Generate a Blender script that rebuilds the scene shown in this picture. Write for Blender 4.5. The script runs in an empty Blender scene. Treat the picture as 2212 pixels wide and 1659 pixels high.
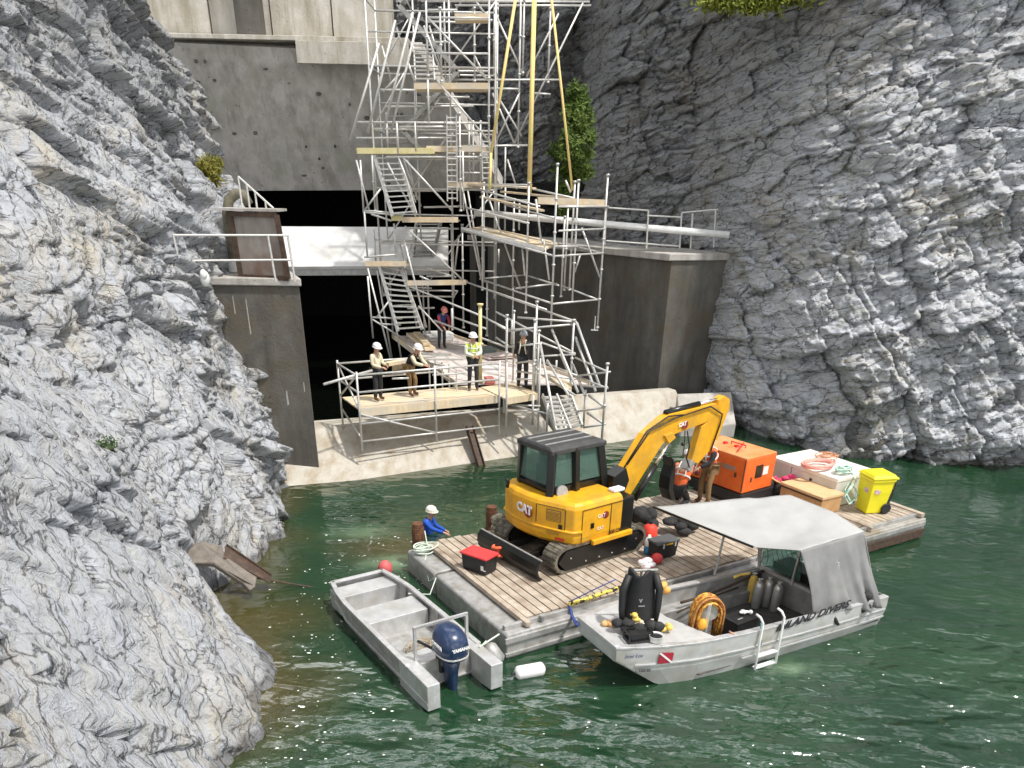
import bpy, bmesh, math, random
import numpy as np
from mathutils import Vector, Matrix
random.seed(7)
sc = bpy.context.scene
COL = sc.collection
# ------------------------------------------------------------------ camera, sky, sun, exposure
FPX, PIT, ROL, HCAM, CX, CY = 1665., math.radians(30.3), math.radians(-1.19), 7.87, 1106., 1390.
_f = np.array([0, math.cos(PIT), -math.sin(PIT)]); _u = np.array([0, math.sin(PIT), math.cos(PIT)]); _r = np.array([1., 0, 0])
UPV = _u*math.cos(ROL)+_r*math.sin(ROL); RTV = _r*math.cos(ROL)-_u*math.sin(ROL); CAM = np.array([0, 0, HCAM])
cd = bpy.data.cameras.new('camera'); cam = bpy.data.objects.new('camera', cd); COL.objects.link(cam)
M = Matrix.Identity(4)
for i, v in enumerate((RTV, UPV, -_f)):
    for j in range(3): M[j][i] = v[j]
M.translation = Vector((0, 0, HCAM)); cam.matrix_world = M
cd.sensor_width = 36; cd.lens = 36*FPX/2212.; cd.shift_y = (CY-829.5)/2212.; cd.clip_end = 500; cd.clip_start = .1
sc.camera = cam
SUN_AZ, SUN_EL = math.radians(122), math.radians(63)      # compass style: measured from +Y towards +X
w = bpy.data.worlds.new('World'); sc.world = w; w.use_nodes = True
nt = w.node_tree; sky = nt.nodes.new('ShaderNodeTexSky'); sky.sky_type = 'NISHITA'; sky.sun_disc = False
sky.sun_elevation = SUN_EL; sky.sun_rotation = SUN_AZ; sky.air_density = 1.0; sky.dust_density = 2.0

_t = nt.nodes.new('ShaderNodeTexCoord'); _m = nt.nodes.new('ShaderNodeMapping'); _m.inputs['Scale'].default_value = (1, 1, 2.2); nt.links.new(_t.outputs['Generated'], _m.inputs[0])
_n = nt.nodes.new('ShaderNodeTexNoise'); _n.inputs['Scale'].default_value = 2.6; _n.inputs['Detail'].default_value = 6; nt.links.new(_m.outputs[0], _n.inputs[0])
_r = nt.nodes.new('ShaderNodeValToRGB'); _r.color_ramp.elements[0].position = .47; _r.color_ramp.elements[1].position = .60; nt.links.new(_n.outputs[0], _r.inputs[0])
_c = nt.nodes.new('ShaderNodeValToRGB'); _c.color_ramp.elements[0].position = .52; _c.color_ramp.elements[1].position = .64; _c.color_ramp.elements[0].color = (.30, .305, .31, 1); _c.color_ramp.elements[1].color = (1, 1, 1, 1); nt.links.new(_n.outputs[0], _c.inputs[0])
_v = nt.nodes.new('ShaderNodeVectorMath'); _v.operation = 'SCALE'; _v.inputs['Scale'].default_value = 34; nt.links.new(_c.outputs[0], _v.inputs[0])
_x = nt.nodes.new('ShaderNodeMix'); _x.data_type = 'RGBA'; nt.links.new(_r.outputs[0], _x.inputs[0]); nt.links.new(_v.outputs[0], _x.inputs[7])
hs = nt.nodes.new('ShaderNodeHueSaturation'); hs.inputs['Saturation'].default_value = .45; nt.links.new(sky.outputs[0], hs.inputs['Color']); nt.links.new(hs.outputs[0], _x.inputs[6]); nt.links.new(_x.outputs[2], nt.nodes['Background'].inputs[0]); nt.nodes['Background'].inputs[1].default_value = .10
sd = bpy.data.lights.new('sun', 'SUN'); sd.energy = 3.7; sd.angle = math.radians(2.5); sd.color = (1, .96, .9)
so = bpy.data.objects.new('sun', sd); COL.objects.link(so)
_d = Vector((math.sin(SUN_AZ)*math.cos(SUN_EL), math.cos(SUN_AZ)*math.cos(SUN_EL), math.sin(SUN_EL)))
so.rotation_euler = _d.to_track_quat('Z', 'Y').to_euler(); so.location = (20, 0, 40)
sc.view_settings.view_transform = 'Standard'; sc.view_settings.look = 'None'; sc.view_settings.gamma = 1
sc.view_settings.exposure = .2
sc.render.engine = 'CYCLES'

# ------------------------------------------------------------------ survey helpers: photo measurements -> metres
def ray(x, y):
    d = _f*FPX+RTV*(x-CX)-UPV*(y-CY); return d/np.linalg.norm(d)
def at(x, y, z):
    d = ray(x, y); return Vector(CAM+d*((z-HCAM)/d[2]))
def atY(x, y, Y):
    d = ray(x, y); return Vector(CAM+d*(Y/d[1]))
def onpl(x, y, p, n):
    d = ray(x, y); n = np.array(n); return Vector(CAM+d*((np.array(p)-CAM).dot(n)/d.dot(n)))
def onv(x, y, p, ang):                      # on the vertical plane through p with heading ang
    n = np.array([-math.sin(ang), math.cos(ang), 0]); d = ray(x, y); q = np.array([p[0], p[1], 0])
    return Vector(CAM+d*((q-CAM).dot(n)/d.dot(n)))
def crop(x0, y0, s): return lambda x, y: ((x0+x/s)/1.1573, (y0+y/s)/1.1573)
cA = crop(850, 0, 2.963); cB = crop(850, 400, 2.963); cC = crop(1100, 300, 2.764); cE = crop(780, 760, 2.765)
cG = crop(1240, 800, 2.975); c1 = crop(1000, 1040, 2.963); c2 = crop(1500, 960, 2.633); cJ = crop(780, 1340, 3.16); cS = crop(1380, 1380, 2.633)
cH = crop(980, 780, 6.9); cL = crop(300, 0, 2.765); cP = crop(400, 450, 2.073)
# ------------------------------------------------------------------ numpy noise
def _hash(i, j, k, s):
    n = (i*374761393+j*668265263+k*2147483647+s*1274126177) & 0xffffffff
    n = ((n ^ (n >> 13))*1274126177) & 0xffffffff
    return ((n ^ (n >> 16)) & 0xffff)/65535.
def vn(x, y, z=None, s=0):
    if z is None: z = np.zeros_like(x)
    xi, yi, zi = np.floor(x).astype(np.int64), np.floor(y).astype(np.int64), np.floor(z).astype(np.int64)
    fx, fy, fz = x-xi, y-yi, z-zi
    fx, fy, fz = [f*f*(3-2*f) for f in (fx, fy, fz)]
    r = 0
    for a in (0, 1):
        for b in (0, 1):
            for c in (0, 1):
                r = r+_hash(xi+a, yi+b, zi+c, s)*(fx if a else 1-fx)*(fy if b else 1-fy)*(fz if c else 1-fz)
    return r
def fbm(x, y, s=0, o=4, g=.5):
    r = 0; a = 1; t = 0
    for k in range(o):
        r = r+a*vn(x*2**k, y*2**k, None, s+k*17); t += a; a *= g
    return r/t
def worley(x, y, s=0):
    xi, yi = np.floor(x).astype(np.int64), np.floor(y).astype(np.int64)
    f1 = np.full(x.shape, 9.); f2 = np.full(x.shape, 9.); idv = np.zeros(x.shape); dx1 = np.zeros(x.shape); dy1 = np.zeros(x.shape)
    for a in (-1, 0, 1):
        for b in (-1, 0, 1):
            px = xi+a+.1+.8*_hash(xi+a, yi+b, xi*0, s); py = yi+b+.1+.8*_hash(xi+a, yi+b, xi*0, s+5)
            d = np.hypot(x-px, y-py); h = _hash(xi+a, yi+b, xi*0, s+9)
            n = d < f1
            f2 = np.where(n, f1, np.minimum(f2, d)); f1 = np.where(n, d, f1); idv = np.where(n, h, idv)
            dx1 = np.where(n, x-px, dx1); dy1 = np.where(n, y-py, dy1)
    return f1, f2, idv, dx1, dy1
def facet(x, y, s, off, tilt):
    f1, f2, iv, dx, dy = worley(x, y, s); g = (iv*7.13) % 1.; h = (iv*13.7) % 1.
    return off*(iv-.5)+tilt*((g-.5)*dx+(h-.5)*dy)*2, f2-f1
def blocks(a, b, fa, fb, s, step, offs, crack, tilt, wa=.3):
    cq = b*fb+wa*fbm(a*.6, b*.6, s)+.10*fbm(a*3, b*3, s+2, 3); col = np.floor(cq).astype(np.int64); z0 = col*0; h = _hash(col, z0, z0, s)
    t = a*fa*(.7+.6*h)+h*9+wa*fbm(a*.5, b*.5, s+4)+.10*fbm(a*3, b*3, s+6, 3); blk = np.floor(t).astype(np.int64); hb = _hash(col, blk, z0, s+3); hc = _hash(col, blk, z0+1, s+3); fx = cq-col
    return step*saw(t, .9)*(.4+1.1*hb)+offs*(hb-.5)+tilt*(fx-.5)*(hc-.5)*2-crack*np.exp(-(np.minimum(fx, 1-fx)/.05)**2)
def saw(t, k=.8): 
    f = t-np.floor(t); return np.where(f < k, f/k, (1-f)/(1-k))
# ------------------------------------------------------------------ materials
def mat(name, c1_, c2_=None, sc_=4., rough=.6, metal=0., bump=0., bs=25., st=(1, 1, 1), spec=.5, lo=.35, hi=.65, c3=None, s3=1.2, det=6, coat=0.):
    m = bpy.data.materials.new(name); m.use_nodes = True; N = m.node_tree.nodes; L = m.node_tree.links
    b = N['Principled BSDF']; b.inputs['Roughness'].default_value = rough; b.inputs['Metallic'].default_value = metal
    b.inputs['Specular IOR Level'].default_value = spec; b.inputs['Coat Weight'].default_value = coat
    tc = N.new('ShaderNodeTexCoord'); mp = N.new('ShaderNodeMapping'); mp.inputs['Scale'].default_value = st
    L.new(tc.outputs['Object'], mp.inputs[0])
    c2_ = c2_ or tuple(x*.8 for x in c1_)
    no = N.new('ShaderNodeTexNoise'); no.inputs['Scale'].default_value = sc_; no.inputs['Detail'].default_value = det; no.inputs['Roughness'].default_value = .6
    L.new(mp.outputs[0], no.inputs[0])
    rp = N.new('ShaderNodeValToRGB'); rp.color_ramp.elements[0].position = lo; rp.color_ramp.elements[1].position = hi
    rp.color_ramp.elements[0].color = (*c1_, 1); rp.color_ramp.elements[1].color = (*c2_, 1)
    L.new(no.outputs[0], rp.inputs[0]); out = rp.outputs[0]
    if c3:
        n3 = N.new('ShaderNodeTexNoise'); n3.inputs['Scale'].default_value = s3; n3.inputs['Detail'].default_value = 5; L.new(tc.outputs['Object'], n3.inputs[0])
        r3 = N.new('ShaderNodeValToRGB'); r3.color_ramp.elements[0].position = .45; r3.color_ramp.elements[1].position = .7; L.new(n3.outputs[0], r3.inputs[0])
        mx = N.new('ShaderNodeMix'); mx.data_type = 'RGBA'; L.new(r3.outputs[0], mx.inputs[0]); L.new(out, mx.inputs[6]); mx.inputs[7].default_value = (*c3, 1); out = mx.outputs[2]
    L.new(out, b.inputs['Base Color'])
    if bump:
        nb = N.new('ShaderNodeTexNoise'); nb.inputs['Scale'].default_value = bs; nb.inputs['Detail'].default_value = 5; L.new(mp.outputs[0], nb.inputs[0])
        bm_ = N.new('ShaderNodeBump'); bm_.inputs['Strength'].default_value = bump; bm_.inputs['Distance'].default_value = .03
        L.new(nb.outputs[0], bm_.inputs['Height']); L.new(bm_.outputs[0], b.inputs['Normal'])
    return m
# ------------------------------------------------------------------ mesh builder
class MB:
    def __init__(s): s.v = []; s.f = []
    def add(s, vs, fs):
        o = len(s.v); s.v += [tuple(v) for v in vs]; s.f += [tuple(i+o for i in f) for f in fs]; return s
    def box(s, c, d, ang=0, R=None):
        hx, hy, hz = d[0]/2, d[1]/2, d[2]/2; R = R or Matrix.Rotation(ang, 3, 'Z'); c = Vector(c)
        vs = [c+R@Vector((x, y, z)) for x in (-hx, hx) for y in (-hy, hy) for z in (-hz, hz)]
        return s.add(vs, [(0, 1, 3, 2), (4, 6, 7, 5), (0, 4, 5, 1), (2, 3, 7, 6), (0, 2, 6, 4), (1, 5, 7, 3)])
    def bar(s, a, b, wd, h, up=(0, 0, 1)):           # a beam with a rectangular section
        a, b = Vector(a), Vector(b); x = (b-a).normalized(); up = Vector(up)
        y = up.cross(x); y = y.normalized() if y.length > 1e-5 else Vector((0, 1, 0)); z = x.cross(y)
        R = Matrix((x, y, z)).transposed(); return s.box((a+b)/2, ((b-a).length, wd, h), R=R)
    def tube(s, a, b, r, n=8, r2=None):
        return s.path([a, b], r, n, r2)
    def path(s, pts, r, n=8, r2=None, closed=False):
        pts = [Vector(p) for p in pts]; m = len(pts); rings = []; prev = None
        for i, p in enumerate(pts):
            if closed: t = pts[(i+1) % m]-pts[i-1]
            else: t = pts[min(i+1, m-1)]-pts[max(i-1, 0)]
            t = t.normalized() if t.length > 1e-7 else Vector((0, 0, 1))
            if prev is None: u = t.orthogonal().normalized()
            else:
                u = prev-t*prev.dot(t); u = u.normalized() if u.length > 1e-6 else t.orthogonal().normalized()
            prev = u; v = t.cross(u)
            rr = r[i] if isinstance(r, (list, tuple)) else (r if r2 is None else r+(r2-r)*i/(m-1))
            rings.append([p+(u*math.cos(k*2*math.pi/n)+v*math.sin(k*2*math.pi/n))*rr for k in range(n)])
        vs = [q for rg in rings for q in rg]; fs = []
        for i in range(m if closed else m-1):
            for k in range(n):
                a, b = i*n+k, i*n+(k+1) % n; c, d = ((i+1) % m)*n+(k+1) % n, ((i+1) % m)*n+k; fs.append((a, b, c, d))
        if not closed: fs += [tuple(range(n-1, -1, -1)), tuple((m-1)*n+k for k in range(n))]
        return s.add(vs, fs)
    def prism(s, poly, off):                          # closed polygon of 3D points extruded by vector off
        poly = [Vector(p) for p in poly]; off = Vector(off); n = len(poly)
        return s.add(poly+[p+off for p in poly], [tuple(range(n-1, -1, -1)), tuple(range(n, 2*n))]+[(i, (i+1) % n, n+(i+1) % n, n+i) for i in range(n)])
    def sphere(s, c, r, seg=14, rg=9, R=None):
        c = Vector(c); r = (r, r, r) if not isinstance(r, (tuple, list)) else r; R = R or Matrix.Identity(3); vs = []; fs = []
        for i in range(rg+1):
            for k in range(seg):
                th = math.pi*i/rg; ph = 2*math.pi*k/seg
                vs.append(c+R@Vector((r[0]*math.sin(th)*math.cos(ph), r[1]*math.sin(th)*math.sin(ph), r[2]*math.cos(th))))
        for i in range(rg):
            for k in range(seg): fs.append((i*seg+k, (i+1)*seg+k, (i+1)*seg+(k+1) % seg, i*seg+(k+1) % seg))
        return s.add(vs, fs)
    def lathe(s, prof, c=(0, 0, 0), n=20, ax=(0, 0, 1)):
        R = Vector((0, 0, 1)).rotation_difference(Vector(ax)).to_matrix(); c = Vector(c); m = len(prof)
        vs = [c+R@Vector((r*math.cos(k*2*math.pi/n), r*math.sin(k*2*math.pi/n), z)) for r, z in prof for k in range(n)]
        fs = [(i*n+k, i*n+(k+1) % n, (i+1)*n+(k+1) % n, (i+1)*n+k) for i in range(m-1) for k in range(n)]
        fs += [tuple(range(n-1, -1, -1)), tuple((m-1)*n+k for k in range(n))]
        return s.add(vs, fs)
    def grid(s, fn, nu, nv):
        vs = [fn(i/nu, j/nv) for i in range(nu+1) for j in range(nv+1)]
        return s.add(vs, [(i*(nv+1)+j, (i+1)*(nv+1)+j, (i+1)*(nv+1)+j+1, i*(nv+1)+j+1) for i in range(nu) for j in range(nv)])
    def text(s, t, size, o, xd, yd, ext=.006, bold=.0, align='LEFT', shear=0.):
        cu = bpy.data.curves.new('t', 'FONT'); cu.body = t; cu.size = size; cu.extrude = ext; cu.offset = bold; cu.align_x = align; cu.shear = shear; cu.resolution_u = 3
        ob = bpy.data.objects.new('t', cu); COL.objects.link(ob); bpy.context.view_layer.update()
        me = bpy.data.meshes.new_from_object(ob); xd = Vector(xd).normalized(); yd = Vector(yd); yd = (yd-xd*yd.dot(xd)).normalized(); zd = xd.cross(yd); o = Vector(o)
        s.add([o+xd*v.co.x+yd*v.co.y+zd*v.co.z for v in me.vertices], [tuple(p.vertices) for p in me.polygons])
        bpy.data.objects.remove(ob); bpy.data.curves.remove(cu); bpy.data.meshes.remove(me); return s
INV = {}
def tag(o, label=None, cat=None, group=None, kind=None):
    if label: o['label'] = label
    if cat: o['category'] = cat
    if group: o['group'] = group
    if kind: o['kind'] = kind
    return o
def thing(name, label, cat, loc=(0, 0, 0), rot=0, group=None):
    o = bpy.data.objects.new(name, None); COL.objects.link(o); o.location = loc; o.rotation_euler = (0, 0, rot); o.empty_display_size = .2
    INV[o] = (Matrix.Translation(Vector(loc))@Matrix.Rotation(rot, 4, 'Z')).inverted(); return tag(o, label, cat, group)
def part(name, mb, m, par=None, local=False, smooth=False, bev=0, label=None, sub=0, solid=0, kind=None):
    vs = mb.v
    if par is not None and not local:
        I = INV[par]; vs = [I@Vector(v) for v in vs]
    me = bpy.data.meshes.new(name); me.from_pydata([tuple(v) for v in vs], [], mb.f); me.update()
    o = bpy.data.objects.new(name, me); COL.objects.link(o); me.materials.append(m)
    b = bmesh.new(); b.from_mesh(me); bmesh.ops.recalc_face_normals(b, faces=b.faces); b.to_mesh(me); b.free()
    if smooth:
        for p in me.polygons: p.use_smooth = True
    if solid: d = o.modifiers.new('s', 'SOLIDIFY'); d.thickness = solid; d.offset = 0
    if bev: d = o.modifiers.new('b', 'BEVEL'); d.width = bev; d.segments = 2; d.limit_method = 'ANGLE'; d.angle_limit = math.radians(40)
    if sub: d = o.modifiers.new('u', 'SUBSURF'); d.levels = sub; d.render_levels = sub
    if par is not None: o.parent = par; INV[o] = INV[par]
    if label: o['label'] = label
    if kind: o['kind'] = kind
    return o
def solo(name, mb, m, label, cat, loc=(0, 0, 0), group=None, **k):      # a thing that is one mesh
    L = Vector(loc); mb.v = [tuple(Vector(v)-L) for v in mb.v]; o = part(name, mb, m, None, **k); o.location = L
    INV[o] = Matrix.Translation(-L); return tag(o, label, cat, group)
def npmesh(name, V, nu, nv, m, smooth=False):
    idx = np.arange((nu)*(nv)).reshape(nu, nv); F = np.stack([idx[:-1, :-1], idx[1:, :-1], idx[1:, 1:], idx[:-1, 1:]], -1).reshape(-1, 4)
    me = bpy.data.meshes.new(name); me.vertices.add(len(V)); me.vertices.foreach_set('co', V.astype(np.float32).ravel())
    me.loops.add(F.size); me.loops.foreach_set('vertex_index', F.astype(np.int32).ravel()); me.polygons.add(len(F))
    me.polygons.foreach_set('loop_start', np.arange(0, F.size, 4, dtype=np.int32)); me.update(calc_edges=True); me.materials.append(m)
    if smooth:
        me.polygons.foreach_set('use_smooth', np.ones(len(F), dtype=bool))
    o = bpy.data.objects.new(name, me); COL.objects.link(o); return o

# ------------------------------------------------------------------ setting materials
def rock_mat(name, A, B, C, dark, ax, strata=(1, 1, 9), bump=1.0, moss=None):
    m = bpy.data.materials.new(name); m.use_nodes = True; N = m.node_tree.nodes; L = m.node_tree.links; b = N['Principled BSDF']; b.inputs['Roughness'].default_value = .85
    b.inputs['Specular IOR Level'].default_value = .25
    tc = N.new('ShaderNodeTexCoord')
    def mapping(rot, scl):
        r = N.new('ShaderNodeMapping'); r.inputs['Rotation'].default_value = rot; L.new(tc.outputs['Object'], r.inputs[0])
        r2 = N.new('ShaderNodeMapping'); r2.inputs['Scale'].default_value = scl; L.new(r.outputs[0], r2.inputs[0]); return r2.outputs[0]
    def noise(v, s, d=6, r=.6):
        n = N.new('ShaderNodeTexNoise'); n.inputs['Scale'].default_value = s; n.inputs['Detail'].default_value = d; n.inputs['Roughness'].default_value = r; L.new(v, n.inputs[0]); return n.outputs[0]
    def ramp(v, lo, hi, a=(0, 0, 0), c=(1, 1, 1)):
        r = N.new('ShaderNodeValToRGB'); r.color_ramp.elements[0].position = lo; r.color_ramp.elements[1].position = hi
        r.color_ramp.elements[0].color = (*a, 1); r.color_ramp.elements[1].color = (*c, 1); L.new(v, r.inputs[0]); return r.outputs[0]
    def mix(f, a, c, t='MIX'):
        x = N.new('ShaderNodeMix'); x.data_type = 'RGBA'; x.blend_type = t
        if isinstance(f, float): x.inputs[0].default_value = f
        else: L.new(f, x.inputs[0])
        L.new(a, x.inputs[6])
        if isinstance(c, tuple): x.inputs[7].default_value = (*c, 1)
        else: L.new(c, x.inputs[7])
        return x.outputs[2]
    def cr_c():
        v_ = N.new('ShaderNodeTexVoronoi'); v_.feature = 'DISTANCE_TO_EDGE'; v_.inputs['Scale'].default_value = .9; w_ = mapping(ax, (1, .8, 3.2))
        q_ = N.new('ShaderNodeTexNoise'); q_.inputs['Scale'].default_value = 1.6; q_.inputs['Detail'].default_value = 8; q_.inputs['Roughness'].default_value = .7; L.new(w_, q_.inputs[0])
        a_ = N.new('ShaderNodeVectorMath'); a_.operation = 'MULTIPLY_ADD'; L.new(q_.outputs[1], a_.inputs[0]); a_.inputs[1].default_value = (.6, .6, .6); L.new(w_, a_.inputs[2]); L.new(a_.outputs[0], v_.inputs[0])
        return ramp(v_.outputs['Distance'], .004, .03, (.28, .27, .27), (1, 1, 1))
    st = mapping(ax, strata); pl = mapping((0, 0, 0), (1, 1, 1))
    c = ramp(noise(pl, 1.1, 8, .65), .3, .7, A, B)
    c = mix(ramp(noise(pl, .35, 5), .5, .68), c, C)
    c = mix(ramp(noise(st, 1.6, 8, .7), .40, .62), c, tuple(x*1.35 for x in A))
    c = mix(ramp(noise(st, 2.6, 7, .7), .56, .66), c, dark)
    c = mix(ramp(noise(pl, 9, 8, .75), .56, .75), c, tuple(x*.45 for x in dark))
    c = mix(1., c, cr_c(), 'MULTIPLY')
    if moss: c = mix(ramp(noise(pl, .5, 7, .7), .58, .72), c, moss)
    vv = N.new('ShaderNodeTexVoronoi'); vv.feature = 'DISTANCE_TO_EDGE'; vv.inputs['Scale'].default_value = 1.3; wv = mapping(ax, (1, 1, 2.2))
    nn = N.new('ShaderNodeTexNoise'); nn.inputs['Scale'].default_value = 2.; nn.inputs['Detail'].default_value = 6; L.new(wv, nn.inputs[0])
    ad = N.new('ShaderNodeVectorMath'); ad.operation = 'MULTIPLY_ADD'; L.new(nn.outputs[1], ad.inputs[0]); ad.inputs[1].default_value = (.9, .9, .9); L.new(wv, ad.inputs[2]); L.new(ad.outputs[0], vv.inputs[0])
    cr = ramp(vv.outputs['Distance'], 0., .035)
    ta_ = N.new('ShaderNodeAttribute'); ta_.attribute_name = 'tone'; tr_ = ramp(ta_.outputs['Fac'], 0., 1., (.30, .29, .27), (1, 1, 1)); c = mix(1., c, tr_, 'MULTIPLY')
    L.new(c, b.inputs['Base Color'])
    m1 = N.new('ShaderNodeMath'); m1.operation = 'MULTIPLY_ADD'; L.new(noise(st, 3.2, 9, .72), m1.inputs[0]); m1.inputs[1].default_value = 1.1; L.new(noise(pl, 6, 9, .75), m1.inputs[2])
    m2 = N.new('ShaderNodeMath'); m2.operation = 'MULTIPLY_ADD'; L.new(cr, m2.inputs[0]); m2.inputs[1].default_value = .35; L.new(m1.outputs[0], m2.inputs[2])
    bp = N.new('ShaderNodeBump'); bp.inputs['Strength'].default_value = bump; bp.inputs['Distance'].default_value = .11; L.new(m2.outputs[0], bp.inputs['Height']); L.new(bp.outputs[0], b.inputs['Normal'])
    return m
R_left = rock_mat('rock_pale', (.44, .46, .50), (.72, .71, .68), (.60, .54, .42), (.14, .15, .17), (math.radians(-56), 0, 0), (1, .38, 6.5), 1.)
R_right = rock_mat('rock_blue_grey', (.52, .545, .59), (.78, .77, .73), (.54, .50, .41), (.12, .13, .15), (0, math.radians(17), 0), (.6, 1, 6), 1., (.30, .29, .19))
def conc_mat(name, A, B, stain, st=(1.2, 1.2, .12), lo=.45, hi=.65, speck=(.09, .085, .08), stain2=None):
    m = mat(name, A, B, 2.2, .85, bump=.5, bs=14, c3=None, det=9); N = m.node_tree.nodes; L = m.node_tree.links; b = N['Principled BSDF']
    src = b.inputs['Base Color'].links[0].from_socket; tc = N.new('ShaderNodeTexCoord')
    def lay(src, stretch, s, lo, hi, col, d=7):
        mp = N.new('ShaderNodeMapping'); mp.inputs['Scale'].default_value = stretch; L.new(tc.outputs['Object'], mp.inputs[0])
        n = N.new('ShaderNodeTexNoise'); n.inputs['Scale'].default_value = s; n.inputs['Detail'].default_value = d; n.inputs['Roughness'].default_value = .65; L.new(mp.outputs[0], n.inputs[0])
        r = N.new('ShaderNodeValToRGB'); r.color_ramp.elements[0].position = lo; r.color_ramp.elements[1].position = hi; L.new(n.outputs[0], r.inputs[0])
        x = N.new('ShaderNodeMix'); x.data_type = 'RGBA'; L.new(r.outputs[0], x.inputs[0]); L.new(src, x.inputs[6]); x.inputs[7].default_value = (*col, 1); return x.outputs[2]
    src = lay(src, st, 1.6, lo, hi, stain)
    if stain2: src = lay(src, (1, 1, 1), .7, .5, .7, stain2)
    src = lay(src, (1, 1, 1), 5., .66, .72, speck, 4)
    L.new(src, b.inputs['Base Color']); return m
C_slab = conc_mat('weathered_concrete', (.42, .395, .365), (.52, .49, .46), (.30, .28, .25), stain2=(.35, .345, .28))
C_pale = conc_mat('pale_concrete', (.46, .43, .37), (.56, .53, .48), (.30, .27, .20), (1.1, 1.1, .2), .42, .68, (.35, .31, .24))
C_sill = conc_mat('pale_sill_concrete', (.42, .39, .33), (.50, .47, .415), (.33, .27, .19), (1.4, .9, .18), .46, .70, (.40, .35, .27))  # pale beige concrete with brown streaks
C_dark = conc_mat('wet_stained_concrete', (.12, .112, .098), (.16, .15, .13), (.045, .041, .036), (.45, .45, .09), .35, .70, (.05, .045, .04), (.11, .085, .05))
C_cave = mat('shaded_tunnel_concrete', (.012, .012, .012), (.02, .02, .02), rough=.95, spec=.1)  # near black, the tunnel's shade is put into the concrete colour
galv = mat('galvanised_tube', (.52, .52, .50), (.68, .66, .62), 9, .38, .35)
galvd = mat('dull_grey_steel', (.32, .32, .31), (.45, .44, .42), 9, .5, .4)
wood = mat('scaffold_board', (.62, .48, .30), (.74, .62, .44), 3, .75, bump=.2, st=(1, 6, 1), c3=(.55, .50, .42))
wood2 = mat('yellow_plank', (.62, .55, .22), (.70, .62, .38), 4, .7)
deckwood = mat('weathered_deck_plank', (.36, .29, .22), (.50, .43, .35), 5, .85, bump=.6, bs=18, st=(1, 1, 1), c3=(.25, .19, .14), s3=2.2)
alu = mat('brushed_aluminium', (.55, .555, .56), (.68, .68, .68), 7, .42, .55, bump=.1, c3=(.50, .49, .46), s3=3)
alud = mat('dull_aluminium', (.36, .36, .36), (.50, .49, .47), 6, .5, .45, c3=(.30, .29, .26), s3=4)
rust = mat('rusty_steel', (.10, .045, .025), (.20, .09, .045), 9, .8, .2, bump=.5)
rustd = mat('dark_rusty_steel', (.045, .03, .022), (.10, .06, .04), 9, .7, .2, bump=.3)
black = mat('black_plastic', (.012, .012, .013), (.02, .02, .022), 9, .45)
rubber = mat('muddy_rubber', (.06, .055, .045), (.20, .175, .13), 7, .8, bump=.5)
yel = mat('excavator_yellow', (.80, .42, .012), (.70, .34, .012), 4, .42, coat=.1, c3=(.58, .31, .03), s3=2.6)
cabk = mat('cab_black', (.007, .008, .007), (.012, .012, .012), 6, .3)
white = mat('white_paint', (.80, .80, .78), (.72, .72, .70), 6, .5)
orange = mat('generator_orange', (.82, .16, .025), (.72, .12, .02), 4, .42)
red = mat('red_plastic', (.65, .05, .05), (.55, .04, .04), 6, .5)
chrome = mat('chrome_rod', (.8, .8, .8), (.7, .7, .7), 4, .15, 1.)
def glass_mat(name, c, rough=.05):
    m = bpy.data.materials.new(name); m.use_nodes = True; b = m.node_tree.nodes['Principled BSDF']; b.inputs['Base Color'].default_value = (*c, 1)
    b.inputs['Roughness'].default_value = rough; b.inputs['Transmission Weight'].default_value = .75; b.inputs['IOR'].default_value = 1.2; return m
glass = glass_mat('tinted_glass', (.24, .40, .35))
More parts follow.
